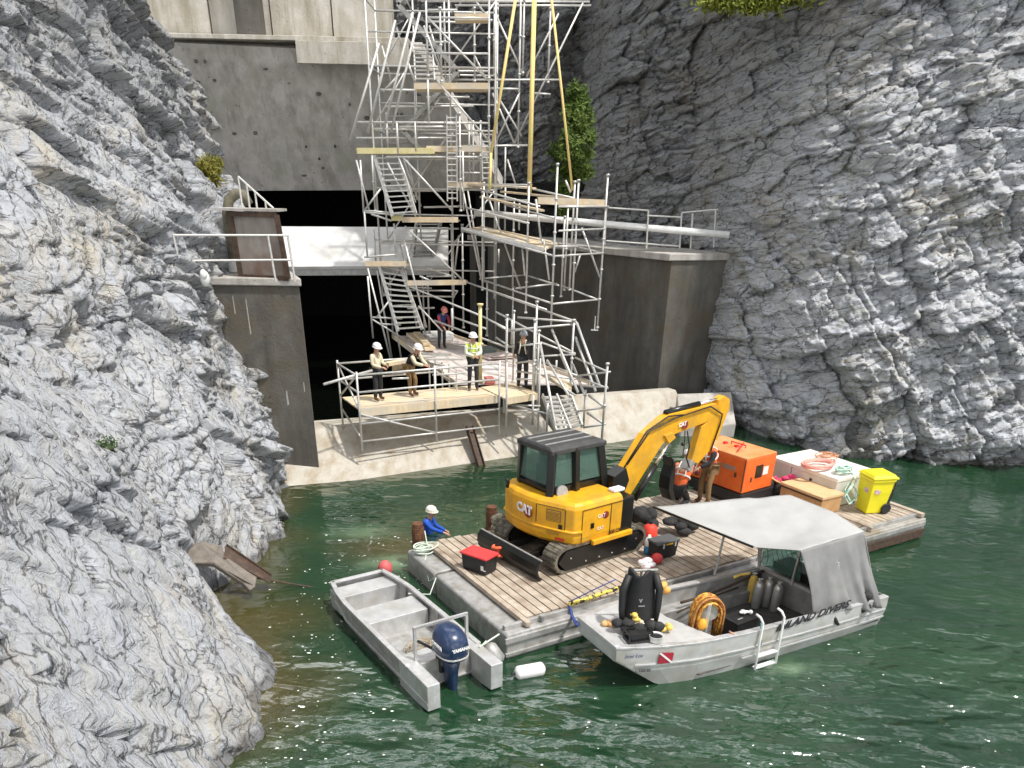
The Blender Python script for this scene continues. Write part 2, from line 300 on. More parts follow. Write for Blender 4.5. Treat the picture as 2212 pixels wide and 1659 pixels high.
# ------------------------------------------------------------------ water
def water_mat():
    m = bpy.data.materials.new('green_water'); m.use_nodes = True; N = m.node_tree.nodes; L = m.node_tree.links; b = N['Principled BSDF']
    b.inputs['Roughness'].default_value = .07; b.inputs['IOR'].default_value = 1.52; b.inputs['Specular IOR Level'].default_value = 1.
    tc = N.new('ShaderNodeTexCoord')
    def noise(s, st, d=5, r=.55, rot=0., dist=0.):
        mp = N.new('ShaderNodeMapping'); mp.inputs['Scale'].default_value = st; mp.inputs['Rotation'].default_value = (0, 0, rot); L.new(tc.outputs['Object'], mp.inputs[0])
        n = N.new('ShaderNodeTexNoise'); n.inputs['Scale'].default_value = s; n.inputs['Detail'].default_value = d; n.inputs['Roughness'].default_value = r; n.inputs['Distortion'].default_value = dist; L.new(mp.outputs[0], n.inputs[0]); return n.outputs[0]
    r = N.new('ShaderNodeValToRGB'); r.color_ramp.elements[0].position = .35; r.color_ramp.elements[1].position = .7
    r.color_ramp.elements[0].color = (.009, .036, .016, 1); r.color_ramp.elements[1].color = (.016, .052, .021, 1); L.new(noise(.35, (1, 1, 1)), r.inputs[0])
    sh = N.new('ShaderNodeAttribute'); sh.attribute_name = 'shallow'
    x = N.new('ShaderNodeMix'); x.data_type = 'RGBA'; L.new(sh.outputs['Fac'], x.inputs[0]); L.new(r.outputs[0], x.inputs[6]); x.inputs[7].default_value = (.060, .052, .016, 1)
    mk_ = N.new('ShaderNodeAttribute'); mk_.attribute_name = 'milky'; x2 = N.new('ShaderNodeMix'); x2.data_type = 'RGBA'; L.new(mk_.outputs['Fac'], x2.inputs[0]); L.new(x.outputs[2], x2.inputs[6]); x2.inputs[7].default_value = (.22, .33, .20, 1); deep_shade = N.new('ShaderNodeAttribute'); deep_shade.attribute_name = 'deep'; x3 = N.new('ShaderNodeMix'); x3.data_type = 'RGBA'; L.new(deep_shade.outputs['Fac'], x3.inputs[0]); L.new(x2.outputs[2], x3.inputs[6]); x3.inputs[7].default_value = (.002, .003, .002, 1); L.new(x3.outputs[2], b.inputs['Base Color'])
    a = N.new('ShaderNodeMath'); a.operation = 'MULTIPLY_ADD'; L.new(noise(.95, (1, 1.8, 1), 2, .5, .45, .25), a.inputs[0]); a.inputs[1].default_value = 1.; 
    a2 = N.new('ShaderNodeMath'); a2.operation = 'MULTIPLY'; L.new(noise(6., (1, 1.6, 1), 3, .5, .2, .4), a2.inputs[0]); a2.inputs[1].default_value = .06; L.new(a2.outputs[0], a.inputs[2])
    cal = N.new('ShaderNodeAttribute'); cal.attribute_name = 'ripple'
    bp = N.new('ShaderNodeBump'); bp.inputs['Distance'].default_value = .36; L.new(cal.outputs['Fac'], bp.inputs['Strength']); L.new(a.outputs[0], bp.inputs['Height']); L.new(bp.outputs[0], b.inputs['Normal'])
    return m
nu, nv = 240, 240
gx = np.linspace(-30, 45, nu); gy = np.linspace(-12, 60, nv); X, Y = np.meshgrid(gx, gy, indexing='ij')
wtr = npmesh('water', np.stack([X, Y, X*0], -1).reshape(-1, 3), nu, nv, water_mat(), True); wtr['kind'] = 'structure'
WY = np.array([2, 6, 9.4, 10.2, 11.8, 12.75, 14.4, 15, 16.5, 18.4, 20.75, 22.4, 25, 31.]); WX = np.array([-5.6, -5.0, -4.5, -4.25, -4.2, -4.6, -5.5, -6.15, -6.25, -6.4, -6.85, -7.2, -7.6, -8.4])
d = (X-np.interp(Y, WY, WX)); shal = np.clip(1-d/(.5+1.2*vn(X*.9, Y*.9)), 0, 1)*np.clip((Y-8)/3, .3, 1)
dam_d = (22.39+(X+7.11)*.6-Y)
shal = np.maximum(shal, np.clip(.9-dam_d/1.8, 0, 1)*.6*(Y > 17))*(dam_d > -.3)
for nm, cx_, cy_, rx, ry, k in (('a', -3.2, 18.2, 1.5, 1.0, .8), ('b', -5.4, 14.3, 1.6, 1.2, .9)):
    shal = np.maximum(shal, k*np.clip(1.3-np.hypot((X-cx_)/rx, (Y-cy_)/ry), 0, 1))
rip = np.clip(.12+.85*np.clip((13.5-Y+.35*X*(X > 0))/4.5, 0, 1)+.1*vn(X*.5, Y*.5), 0, 1)
mk = .75*np.clip(1.25-np.hypot((X+3.0)/.85, (Y-17.25)/.55)-.5*vn(X*3, Y*3), 0, 1)+.45*np.clip(1.3-np.hypot((X+4.0)/1.1, (Y-19.2)/.7)-.5*vn(X*2, Y*2), 0, 1)+.6*np.clip(1.2-np.hypot((X-5.35)/.45, (Y-12.75)/.3)-.4*vn(X*4, Y*4), 0, 1)
for nm, arr in (('shallow', shal), ('ripple', rip), ('milky', mk), ('deep', 1.*(dam_d < -.2))):  # deep: near-black channel colour, holds its shade as well as its depth
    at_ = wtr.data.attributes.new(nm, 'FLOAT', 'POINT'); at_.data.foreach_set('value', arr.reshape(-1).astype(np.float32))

fm = MB(); rf = random.Random(12)  # tiny flat white flecks scattered on the water
for i in range(420):
    x_, y_ = rf.uniform(-6, 9), rf.uniform(8, 22); 
    if rf.random() < .6: x_, y_ = rf.gauss(-3.6, 1.2), rf.uniform(9.5, 19)
    if x_ < float(np.interp(y_, WY, WX))+.1: continue
    s_ = rf.uniform(.008, .028)*(1.6 if rf.random() < .1 else 1); n_ = rf.randint(5, 7); fm.add([(x_+s_*rf.uniform(.6, 1.5)*math.cos(k*6.283/n_), y_+s_*rf.uniform(.5, 1.1)*math.sin(k*6.283/n_), .006) for k in range(n_)], [tuple(range(n_))])
fo = part('white_fleck', fm, mat('fleck_white', (.80, .82, .78), rough=.6), None, kind='stuff'); tag(fo, 'scattered tiny white flecks floating on the green water', 'foam')
# ------------------------------------------------------------------ rock cliffs
def left_x(Y, Z):
    k = np.interp(Y, [8, 13, 17, 21, 24, 30], [.80, .72, .55, .38, .25, .22])
    xw = np.interp(Y, WY, WX); zz = np.clip(Z, 0, None)
    x = xw-k*zz-.12*np.clip(Z-7, 0, None)+np.clip(-Z, 0, None)*.6
    return x
nu, nv = 520, 380
gy = np.concatenate([np.linspace(1.5, 9, 60, endpoint=False), np.linspace(9, 30, nu-60)]); gz = np.concatenate([np.linspace(-1.2, 15, nv-24, endpoint=False), np.linspace(15, 24, 24)]); Y, Z = np.meshgrid(gy, gz, indexing='ij')
Y0, Z0 = Y+.9*(fbm(Y*.5, Z*.5, 3)-.5), Z+.9*(fbm(Y*.5, Z*.5, 31)-.5)
th = np.radians(np.interp(Y, [9, 14, 19], [56, 46, 28])); s_, n_ = Y0*np.cos(th)-Z0*np.sin(th), Y0*np.sin(th)+Z0*np.cos(th)
D = 1.5*(fbm(Y*.22, Z*.3, 11, 4)-.5)
D += blocks(-n_, s_, .42, .30, 71, .30, .45, .12, .5)+blocks(-n_, s_, 1.15, .75, 73, .13, .16, .06, .16)+blocks(-n_, s_, 3.2, 1.7, 75, .05, .05, .02, .06)
for (fx, fy, sd__, of_, tl_, cr__) in ((.5, 1.1, 14, .14, .30, .08), (1.4, 4.2, 24, .06, .10, .03), (4., 12, 34, .03, .04, .0)):
    v_, e_ = facet(s_*fx+.05*fbm(s_*3, n_*3, 5), n_*fy+.1*fbm(s_*2, n_*2, 8), sd__, of_, tl_); D += v_-cr__*np.exp(-(e_/.06)**2)
D += .05*saw(n_*2.2+1.0*fbm(s_*.4, n_*.5, 61))*vn(s_*.6, n_*.9, None, 3)+.025*saw(n_*6+1.2*fbm(s_*.6, n_, 63))
for k_ in range(26):
    rn_ = random.Random(k_); an_ = rn_.choice((-.15, .05, 1.0, 1.25))+rn_.uniform(-.15, .15); cy__, cz__ = rn_.uniform(6, 26), rn_.uniform(0, 12); ln_ = rn_.uniform(1.2, 4.)
    pu = (Y0-cy__)*math.cos(an_)-(Z0-cz__)*math.sin(an_); pv = (Y0-cy__)*math.sin(an_)+(Z0-cz__)*math.cos(an_); D -= .20*np.exp(-(pv/.045)**2)*np.clip((ln_-np.abs(pu))*2, 0, 1)
D += .10*(fbm(s_*1.0, n_*8, 41, 4)-.5)+.08*(fbm(Y*4, Z*4, 51, 4)-.5)
lo = np.clip(1-np.abs(Z-3)/3, 0, 1)*np.clip((Y-19)/3, 0, 1)*np.clip((24-Y), 0, 1)
lowl = np.clip((17.5-Y)/3, 0, 1)*np.clip((6-Z)/3, 0, 1); nook = np.exp(-((Y-15)/1.7)**2)*np.clip((1.8-Z)/1., 0, 1)
X = left_x(Y, Z)+D*np.clip(.6+.4*(Z+.5)/1.5, .5, 1)*(1-.35*lowl)*(1-.8*nook)-.65*nook
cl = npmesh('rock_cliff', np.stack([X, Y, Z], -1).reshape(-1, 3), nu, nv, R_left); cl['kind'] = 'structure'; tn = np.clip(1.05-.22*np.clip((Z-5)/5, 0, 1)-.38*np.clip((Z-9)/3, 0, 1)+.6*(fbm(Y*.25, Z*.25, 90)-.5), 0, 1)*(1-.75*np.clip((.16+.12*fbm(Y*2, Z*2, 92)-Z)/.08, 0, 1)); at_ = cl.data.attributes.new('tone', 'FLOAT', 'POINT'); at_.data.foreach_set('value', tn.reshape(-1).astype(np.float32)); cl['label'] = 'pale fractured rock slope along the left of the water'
# right cliff
nu, nv = 760, 370
gx = np.linspace(-7.5, 32, nu); gz = np.concatenate([np.linspace(-1.5, 17, nv-30, endpoint=False), np.linspace(17, 29, 30)]); X, Z = np.meshgrid(gx, gz, indexing='ij')
def right_y(X, Z):
    y = np.interp(X, [-8, -2, .6, 4, 7, 8.3, 8.87, 9.95, 11.3, 12.9, 14.3, 17.5, 25, 40], [46.5, 46.5, 44.2, 39.5, 35.8, 31.9, 30.7, 28.4, 27.3, 27.0, 26.6, 26.2, 25, 24.])
    k = np.interp(X, [0, 6, 10, 18], [.12, .18, .22, .24]); zz = np.clip(Z, 0, None)
    y = y+k*zz+np.clip(6-Z, 0, 6)*0
    y += .9*np.exp(-((Z-.2)/.55)**2)*np.clip((X-13)/1.2, 0, 1)*np.clip((18.5-X)/1, 0, 1)
    y = np.where((X < -.3) & (Z < 8.4), 64., y)
    # dark cleft in the rock behind the scaffold
    y += 3.0*np.exp(-((X-(1.3+.10*Z))/.9)**2)
    y -= 1.2*np.exp(-((X-(5.0-.05*Z))/1.6)**2)
    return y
X0, Z0 = X+.8*(fbm(X*.5, Z*.5, 3)-.5), Z+.8*(fbm(X*.5, Z*.5, 31)-.5)
a = math.radians(-62); q1, q2 = X0*math.cos(a)+Z0*math.sin(a), -X0*math.sin(a)+Z0*math.cos(a)     # q1 along the steep cracks
st = Z0*.955-X0*.295; sl = X0*.955+Z0*.295
D = 1.6*(fbm(X*.2, Z*.25, 12, 4)-.5)
lowm = np.clip((8.5+.25*(X-8)-Z)/3.5, 0, 1)*np.clip((X-6.5)/1.5, 0, 1)
D -= lowm*(blocks(q1, q2, .52, .62, 81, .55, .60, .40, .35)+blocks(q1, q2, 1.4, 1.7, 83, .20, .20, .12, .14)+blocks(q1, q2, 3.6, 3.4, 85, .06, .07, .04, .05))
for (fx, fy, sd__, of_, tl_, cr__) in ((.9, 1.6, 27, .14, .34, .06), (2.4, 6.5, 37, .07, .12, .03)):
    v_, e_ = facet(q1*fx+.25*fbm(q1, q2, 5), q2*fy+.35*fbm(q1, q2, 8), sd__, of_, tl_); D -= lowm*(v_-cr__*np.exp(-(e_/.06)**2))
for (fx, fy, sd__, of_, tl_, cr__) in ((.6, 1.0, 16, .50, .75, .28), (1.5, 3.0, 26, .22, .38, .12), (3.6, 8.5, 36, .07, .11, .03)):
    v_, e_ = facet(sl*fx+.2*fbm(sl*2, st*2, 5), st*fy+.3*fbm(sl*2, st*2, 8), sd__, of_, tl_); D -= (1-.65*lowm)*(v_-cr__*np.exp(-(e_/.06)**2))
D -= .14*saw(st*1.7+1.4*fbm(sl*.5, st*.5, 61))*vn(sl*.6, st, None, 3)+.06*saw(st*5.2+2.2*fbm(sl*.7, st, 63))
D -= .12*(fbm(sl*.9, st*8, 42, 4)-.5)+.14*(fbm(X*3.5, Z*3.5, 52, 4)-.5)
Yr = right_y(X, Z)+D*.85
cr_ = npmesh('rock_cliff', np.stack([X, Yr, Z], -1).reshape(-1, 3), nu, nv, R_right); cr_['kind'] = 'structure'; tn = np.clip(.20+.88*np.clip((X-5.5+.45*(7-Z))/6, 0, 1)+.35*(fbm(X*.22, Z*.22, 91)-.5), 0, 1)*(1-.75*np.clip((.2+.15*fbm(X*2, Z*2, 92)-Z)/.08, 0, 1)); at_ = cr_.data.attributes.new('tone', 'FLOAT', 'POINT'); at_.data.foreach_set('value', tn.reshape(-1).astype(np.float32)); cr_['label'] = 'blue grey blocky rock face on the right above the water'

# ------------------------------------------------------------------ concrete dam: sloping face, top wall, tunnel mouth
dam = thing('dam', 'weathered grey concrete dam face leaning over the black tunnel mouth', 'dam', (-6, 42, 0))
lipL, lipR = atY(430, 412, 42.2), atY(1085, 409, 42.2); topL, topR = atY(285, 84, 39.4), atY(700, 95, 39.4); topR2 = atY(1130, 118, 39.4)
off = Vector((0, 1.4, .5)); sn_ = (lipR-lipL).cross(topL-lipL).normalized()
def SL(x, y): return onpl(x, y, lipL, sn_)
part('sloping_face', MB().prism([SL(200, 414), SL(1085, 409), SL(1050, 345), SL(905, 112), SL(640, 105), SL(200, 83)], off), C_slab, dam)
zt = topL.z
led = MB(); xe = -4.7; xs0 = topL.x-4; led.box(((xs0+xe)/2, 39.9, zt+.12), (xe-xs0, 1.3, .16)); xm = atY(640, 100, 39.2).x; led.box(((xm+xe)/2, 39.2, zt-.35), (xe-xm, .25, .75))
part('top_ledge', led, C_pale, dam, bev=.02)
wl = MB()
for i in range(6): wl.box((topL.x-3.6+i*2.56, 41.2+.05*(i % 2), zt+6.6), (2.5, .5, 13.2))
part('upper_wall', wl, C_pale, dam)
pw = MB(); pw.box((atY(543, 60, 40.6).x, 40.55, zt+6.7), (1.0, .8, 13.1)); part('pillar', pw, C_dark, dam, bev=.02)
jn = MB()
for (a_, b_) in (((329, 90), (440, 330)), ((531, 122), (625, 330)), ((640, 160), (735, 400))):
    for k in range(1): jn.bar(atY(*a_, 39.8+ (a_[1]-90)/320*2.3)-Vector((0, .33, 0)), atY(*b_, 39.7+(b_[1]-90)/320*2.3)-Vector((0, .33, 0)), .05, .05)
pits = MB()
for i in range(26):
    u, v = random.random(), random.random(); p = (topL.lerp(topR2, u)).lerp(lipL.lerp(lipR, u), v); pits.sphere(p-Vector((0, -.0, 0)), (.05+.09*random.random(), .05, .04+.04*random.random()), 8, 5)
part('spalled_pit', pits, C_dark, dam, kind='stuff')
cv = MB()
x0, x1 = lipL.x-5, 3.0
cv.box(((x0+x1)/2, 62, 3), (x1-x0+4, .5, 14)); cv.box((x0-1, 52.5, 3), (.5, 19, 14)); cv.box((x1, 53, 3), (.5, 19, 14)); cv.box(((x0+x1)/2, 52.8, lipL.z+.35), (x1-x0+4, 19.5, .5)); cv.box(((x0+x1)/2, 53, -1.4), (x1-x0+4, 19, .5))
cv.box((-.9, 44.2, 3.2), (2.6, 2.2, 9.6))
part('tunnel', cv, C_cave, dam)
# white gate beam across the tunnel mouth
gb = thing('gate_beam', 'wide white painted steel beam spanning the black tunnel mouth', 'beam', (-6, 40, 4))
bl, br_ = atY(600, 576, 36.6), atY(968, 574, 36.6); tl, tr = atY(600, 489, 38.4), atY(968, 491, 38.4)
mb = MB(); mb.prism([bl, br_, tr, tl], (0, .08, -.12)); part('sloping_panel', mb, mat('chalky_white_panel', (.60, .60, .59), (.68, .67, .65), 1.5, .7, st=(.3, 1, 1), c3=(.52, .51, .48)), gb)
mb = MB(); mb.prism([bl+Vector((0, .12, -.08)), br_+Vector((0, .12, -.08)), br_+Vector((0, .12, -.36)), bl+Vector((0, .12, -.36))], (0, .3, 0)); part('face_plate', mb, galvd, gb)
# left pier
pier = thing('concrete_pier', 'dark stained concrete pier left of the tunnel mouth', 'pier', (-6.7, 24, 0))
fR = at(682, 940, 1.3); fR.z = 0; ang = math.radians(4)
def P2(u, v, z): return Vector((fR.x+u*math.cos(ang)-v*.36, fR.y+u*math.sin(ang)+v*.93, z))
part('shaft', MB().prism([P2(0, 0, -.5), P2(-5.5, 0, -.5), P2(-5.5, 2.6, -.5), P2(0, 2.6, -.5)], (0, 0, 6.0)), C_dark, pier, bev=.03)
part('cap', MB().prism([P2(.06, -.08, 5.5), P2(-5.5, -.08, 5.5), P2(-5.5, 2.7, 5.5), P2(.06, 2.7, 5.5)], (0, 0, .2)), C_slab, pier, bev=.03)
for z_ in (): part('form_line', MB().bar(P2(.005, -.004, z_), P2(-5.3, -.004, z_), .02, .018), C_slab, pier)
lm = mat('lime_streak', (.42, .42, .40), (.30, .30, .28), 14, .9)
for (u_, z_, h_, w_) in ((-1.55, 4.2, 1.0, .035), (-.75, 2.2, .45, .06), (-.2, 2.6, .3, .03), (-1.9, 4.75, .5, .03)):
    part('lime_streak', MB().add([P2(u_, -.006, z_), P2(u_+w_, -.006, z_+.02), P2(u_+w_*.8, -.006, z_+h_), P2(u_+w_*.1, -.006, z_+h_*.9)], [(0, 1, 2, 3)]), lm, pier, solid=.004)
# right wing wall
wing = thing('wing_wall', 'tall dark concrete wing wall with brown water stains beside the right cliff', 'retaining wall', (5.9, 32.9, 0))
wa, wb, wc = Vector((5.75, 32.6, -.5)), Vector((-2.6, 44.5, -.5)), Vector((9.6, 34.2, -.5))
ztp = 5.88
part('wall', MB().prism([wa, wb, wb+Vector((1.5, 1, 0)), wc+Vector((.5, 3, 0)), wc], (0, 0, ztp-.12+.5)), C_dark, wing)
wo = Vector((-.12, -.14, 0))
part('coping', MB().prism([wa+wo+Vector((0, 0, ztp+.38)), wb+wo+Vector((0, 0, ztp+.38)), wb+Vector((1.5, 1, ztp+.38)), wc+Vector((.5, 3, ztp+.38)), wc+wo+Vector((0, 0, ztp+.38))], (0, 0, .24)), C_slab, wing, bev=.03)
# sill / apron
sill = thing('spillway_sill', 'pale concrete sill sloping down into the green water', 'spillway', (-2, 25, 0))
def prof(xa, ya, xb, yb, ca, cb, back=3.): 
    wA, wB = at(xa, ya, 0), at(xb, yb, 0); cA_, cB_ = ca, cb; mb = MB()
    dn = Vector((.5, -.86, 0)); lowA, lowB = wA+dn*.9+Vector((0, 0, -.6)), wB+dn*.9+Vector((0, 0, -.6)); bk = Vector((-.45, .8, 0))
    mb.add([lowA, lowB, cA_, cB_, cA_+bk*back, cB_+bk*back, cA_+bk*back-Vector((0, 0, 3)), cB_+bk*back-Vector((0, 0, 3)), lowA-Vector((0, 0, 1.5)), lowB-Vector((0, 0, 1.5))],
           [(0, 1, 3, 2), (2, 3, 5, 4), (4, 5, 7, 6), (6, 7, 9, 8), (8, 9, 1, 0), (0, 2, 4, 6, 8), (1, 9, 7, 5, 3)]); return mb
part('left_ramp', prof(470, 1079, 1230, 966, at(520, 938, 1.0), at(1165, 890, 1.05), 1.2), C_sill, sill, bev=.04)
part('right_ramp', prof(1228, 967, 1490, 921, at(1180, 862, 1.25), at(1460, 842, 1.25), .5), C_sill, sill, bev=.04)
rk = MB(); ra, rb_ = at(1395, 838, 1.3), at(1590, 850, 1.0)
part('rough_ledge', MB().prism([at(1462, 850, 1.3), at(1580, 846, 1.3), at(1590, 915, .5), at(1470, 925, .3)], (0, 0, -1.5)), C_slab, sill, bev=.05)
# steel I-beam leaning on the sill
ib = MB(); a_, b_ = at(1014, 929, .95), at(1040, 1012, -.1); dv = (b_-a_).normalized(); sd_ = dv.cross(Vector((.25, -.45, .85))).normalized()
for o_ in (-.11, .11): ib.bar(a_+sd_*o_+Vector((0, 0, .12)), b_+sd_*o_+Vector((0, 0, .05)), .03, .2)
ib.bar(a_+Vector((0, 0, .12)), b_+Vector((0, 0, .05)), .2, .03)
solo('steel_beam', ib, rustd, 'short rusty brown steel beam leaning on the pale sill', 'steel beam', b_)

# ------------------------------------------------------------------ things on the left pier
gr = thing('rusty_gate_frame', 'rusty framed steel panel standing on top of the left pier', 'gate frame', (-7.5, 24.4, 5.7))
gA, gB = cP(420, 500), cP(665, 510); zc = 5.7
fa, fb = at(*gA, zc), at(*gB, zc); hA = 1.55
q = [fa, fb, fb+Vector((-.12, 0, hA)), fa+Vector((-.05, 0, hA))]
mb = MB()
for i in range(4): mb.bar(q[i], q[(i+1) % 4], .12, .12)
part('frame', mb, rustd, gr)
part('panel', MB().prism([q[0]+Vector((.05, .03, .05)), q[1]+Vector((-.05, .03, .05)), q[2]+Vector((-.05, .03, -.05)), q[3]+Vector((.05, .03, -.05))], (0, .04, 0)), mat('stained_panel', (.24, .20, .17), (.36, .33, .30), 3, .8, st=(1, 1, .3), c3=(.16, .10, .07)), gr)
part('top_plate', MB().prism([q[3]+Vector((-.4, -.05, .07)), q[2]+Vector((.05, -.05, .07)), q[2]+Vector((.0, 1.1, .07)), q[3]+Vector((-.4, 1.1, .07))], (0, 0, .06)), C_slab, gr)
tp = q[2]+Vector((-.3, .5, .12)); mb = MB()
for dx_, h_ in ((-.75, .75), (-.55, .6), (-.35, .42), (-.1, .2)): mb.tube(tp+Vector((dx_, 0, 0)), tp+Vector((dx_, 0, h_)), .028)
mb.tube(tp+Vector((-.75, 0, .75)), tp+Vector((.1, 0, .02)), .028); part('stay', mb, galv, gr)
pp = [at(*cP(390, 470), 5.75)+Vector((0, 0, z_)) for z_ in (0, .7, 1.45)]
pp += [pp[-1]+Vector((.08, .1, .35)), pp[-1]+Vector((.28, .15, .52)), pp[-1]+Vector((.5, .15, .5)), pp[-1]+Vector((.62, .15, .25))]
mb = MB().path(pp, .14, 12); solo('bent_pipe', mb, mat('mossy_pipe', (.11, .10, .07), (.20, .18, .13), 6, .85, bump=.4), 'mossy bent over pipe beside the rusty gate frame', 'pipe', pp[0], smooth=True)
solo('pipe_collar', MB().lathe([(.1, 0), (.17, .02), (.17, .34), (.1, .36)], pp[0]+Vector((0, -.02, -.05)), 16), white, 'white collar sleeve at the foot of the bent pipe', 'pipe collar', pp[0])
rl = thing('pier_railing', 'white pipe railing running along the top of the left pier', 'railing', (-8, 23.6, 5.7))
r0, r1 = at(*cP(125, 535), 5.7), at(*cP(700, 525), 5.7)
for t_ in (0., .82, 1.): 
    p_ = r0.lerp(r1, t_); part('post', MB().tube(p_, p_+Vector((-.06, 0, 1.12)), .03), galv, rl)
for h_ in (.52, 1.1): part('rail', MB().tube(r0+Vector((-.05, 0, h_)), r1+Vector((-.05, 0, h_)), .026), galv, rl)
mb = MB().sphere(at(*cP(232, 510), 5.8), (.13, .12, .20), 12, 8).sphere(at(*cP(225, 490), 5.95), (.09, .09, .12), 10, 7); solo('white_sack', mb, white, 'small white sack lying against the rock at the pier railing', 'sack', at(*cP(232, 520), 5.7), smooth=True)
# wing wall railing and white pipe
wr = thing('wall_railing', 'light steel guard rail on top of the right wing wall', 'railing', (6, 34, 5.9))
RY = 33.2
for (x_, y0_, y1_) in ((1440, 620, 890), (1670, 640, 885), (1745, 645, 890), (1905, 620, 880), (1150, 600, 860)):
    a_ = atY(*cC(x_, y0_), RY+.4); b_ = atY(*cC(x_-14, y1_), RY+.4); part('post', MB().tube(a_, b_, .035), galv, wr)
for s_ in (((1150, 605), (1440, 625)), ((1670, 640), (1920, 618)), ((1430, 660), (1670, 672)), ((1150, 835), (1660, 872))):
    part('rail', MB().tube(atY(*cC(*s_[0]), RY+.4), atY(*cC(*s_[1]), RY+.4), .028), galv, wr)
mb = MB().tube(atY(*cC(240, 640), 35.4), atY(*cC(2000, 795), 33.0), .12, 14)
solo('white_pipe', mb, white, 'long white pipe running along the top of the right wing wall to the scaffold', 'pipe', atY(*cC(1200, 730), 34), smooth=True)
# ------------------------------------------------------------------ scaffolds
def seg(th, kind, f, x1, y1, Y1, x2, y2, Y2, r=.037, m=None):
    return part(kind, MB().tube(atY(*f(x1, y1), Y1), atY(*f(x2, y2), Y2), r, 7), m or galv, th, smooth=True)
def vpost(th, f, x, y1, y2, Y, r=.039, m=None, kind='post', col=True):       # a plumb post
    a_ = atY(*f(x, y1), Y); lo, hi = -2., 25.
    tx, ty = f(x, y2)
    for _ in range(40):
        z = (lo+hi)/2; q = np.array([a_.x, a_.y, z])-CAM; row = CY-FPX*q.dot(UPV)/q.dot(_f)
        if row > ty: lo = z
        else: hi = z
    mb = MB().tube(a_, (a_.x, a_.y, z), r, 7)
    if col:
        n = max(1, int(abs(a_.z-z)/1.0))
        for k in range(n+1):
            zz = min(a_.z, z)+abs(a_.z-z)*k/n
            if n > 1: mb.tube((a_.x, a_.y, zz-.03), (a_.x, a_.y, zz+.03), r*1.7, 7)
    return part(kind, mb, m or galv, th, smooth=True)
def flight(th, f, l1, l2, r1, r2, Y1, Y2, n, m=None, tread=.2):
    a0, a1, b0, b1 = atY(*f(*l1), Y1), atY(*f(*l2), Y2), atY(*f(*r1), Y1), atY(*f(*r2), Y2)
    fl = part('stair_flight', MB().bar(a0, a1, .05, .16).bar(b0, b1, .05, .16), m or galv, th)
    for k in range(n):
        t = (k+.5)/n; p, q = a0.lerp(a1, t), b0.lerp(b1, t); part('tread', MB().bar(p, q, tread, .045), m or galv, fl)
def ladder(th, f, x1, x2, y1, y2, Y, n):
    a0, a1, b0, b1 = atY(*f(x1, y1), Y), atY(*f(x1+6, y2), Y), atY(*f(x2, y1), Y), atY(*f(x2+6, y2), Y)
    lf = part('ladder', MB().tube(a0, a1, .03, 6).tube(b0, b1, .03, 6), galv, th)
    for k in range(n): t = (k+.5)/n; part('rung', MB().tube(a0.lerp(a1, t), b0.lerp(b1, t), .024, 6), galv, lf)
def landing(th, f, x1, x2, y, Y, dep=1.3, m=None, y2=None, th_=.19):
    a_, b_ = atY(*f(x1, y), Y), atY(*f(x2, y2 if y2 else y), Y); mb = MB(); mb.bar(a_, b_, .05, th_)
    n = max(2, int(dep/.24))
    for k in range(n): o = Vector((0, .1+k*.24, -.06)); mb.bar(a_+o, b_+o, .225, .045)
    part('landing', mb, m or wood, th)
T = thing('stair_scaffold', 'tall scaffold stair tower standing in front of the tunnel mouth', 'scaffold', (-4.5, 37.5, 2))
YF, YB = 34.6, 36.4
for x_, y1_, y2_, Y_ in ((1105, -30, 1400, YF), (1340, -30, 1090, YB), (1365, 0, 540, YB), (1560, 60, 610, YB), (650, 590, 920, YF), (770, -20, 620, YB), (635, -20, 560, YF), (550, 560, 1120, YB), (885, 840, 1560, YF), (995, 60, 600, YB), (910, 1120, 1560, YF), (955, 880, 1380, YB), (1040, 900, 1400, YB), (1225, 1090, 1440, YB), (985, 900, 1380, YB), (420, 900, 1140, YF), (345, 900, 1120, YB), (1145, 30, 560, YB), (575, 1120, 1640, YB), (235, 1130, 1560, YB), (555, 900, 1120, YF), (740, 60, 600, YF), (1150, 560, 1080, YB)):
    vpost(T, cA, x_, y1_, y2_, Y_)
for x_, y1_, y2_, Y_ in ((180, 380, 720, YF), (250, 520, 780, YB), (400, 470, 720, YF), (825, 480, 1240, YB), (905, 480, 1240, YB), (1055, 240, 960, YF), (1090, 900, 1300, YF), (1283, 940, 1450, YB), (650, 900, 1280, YB), (1175, 660, 760, YB)):
    vpost(T, cB, x_, y1_, y2_, Y_)
for s_ in ((205, 800, YF, 375, 1480, YF), (275, 820, YB, 390, 1500, YB), (205, 860, YF, 245, 1320, YF), (395, 1110, YF, 455, 1480, YF), (120, 0, YF, 215, 370, YF), (150, 0, YF, 175, 380, YF), (905, 200, YF, 1045, 880, YF), (945, 220, YB, 1055, 900, YB), (1075, 210, YF-.5, 1340, 960, YF-.5), (470, 570, YF, 640, 1240, YF), (440, 600, YB, 570, 1240, YB), (880, 560, YB, 850, 820, YB), (560, 470, YB, 500, 760, YB)):
    seg(T, 'brace', cB, *s_)
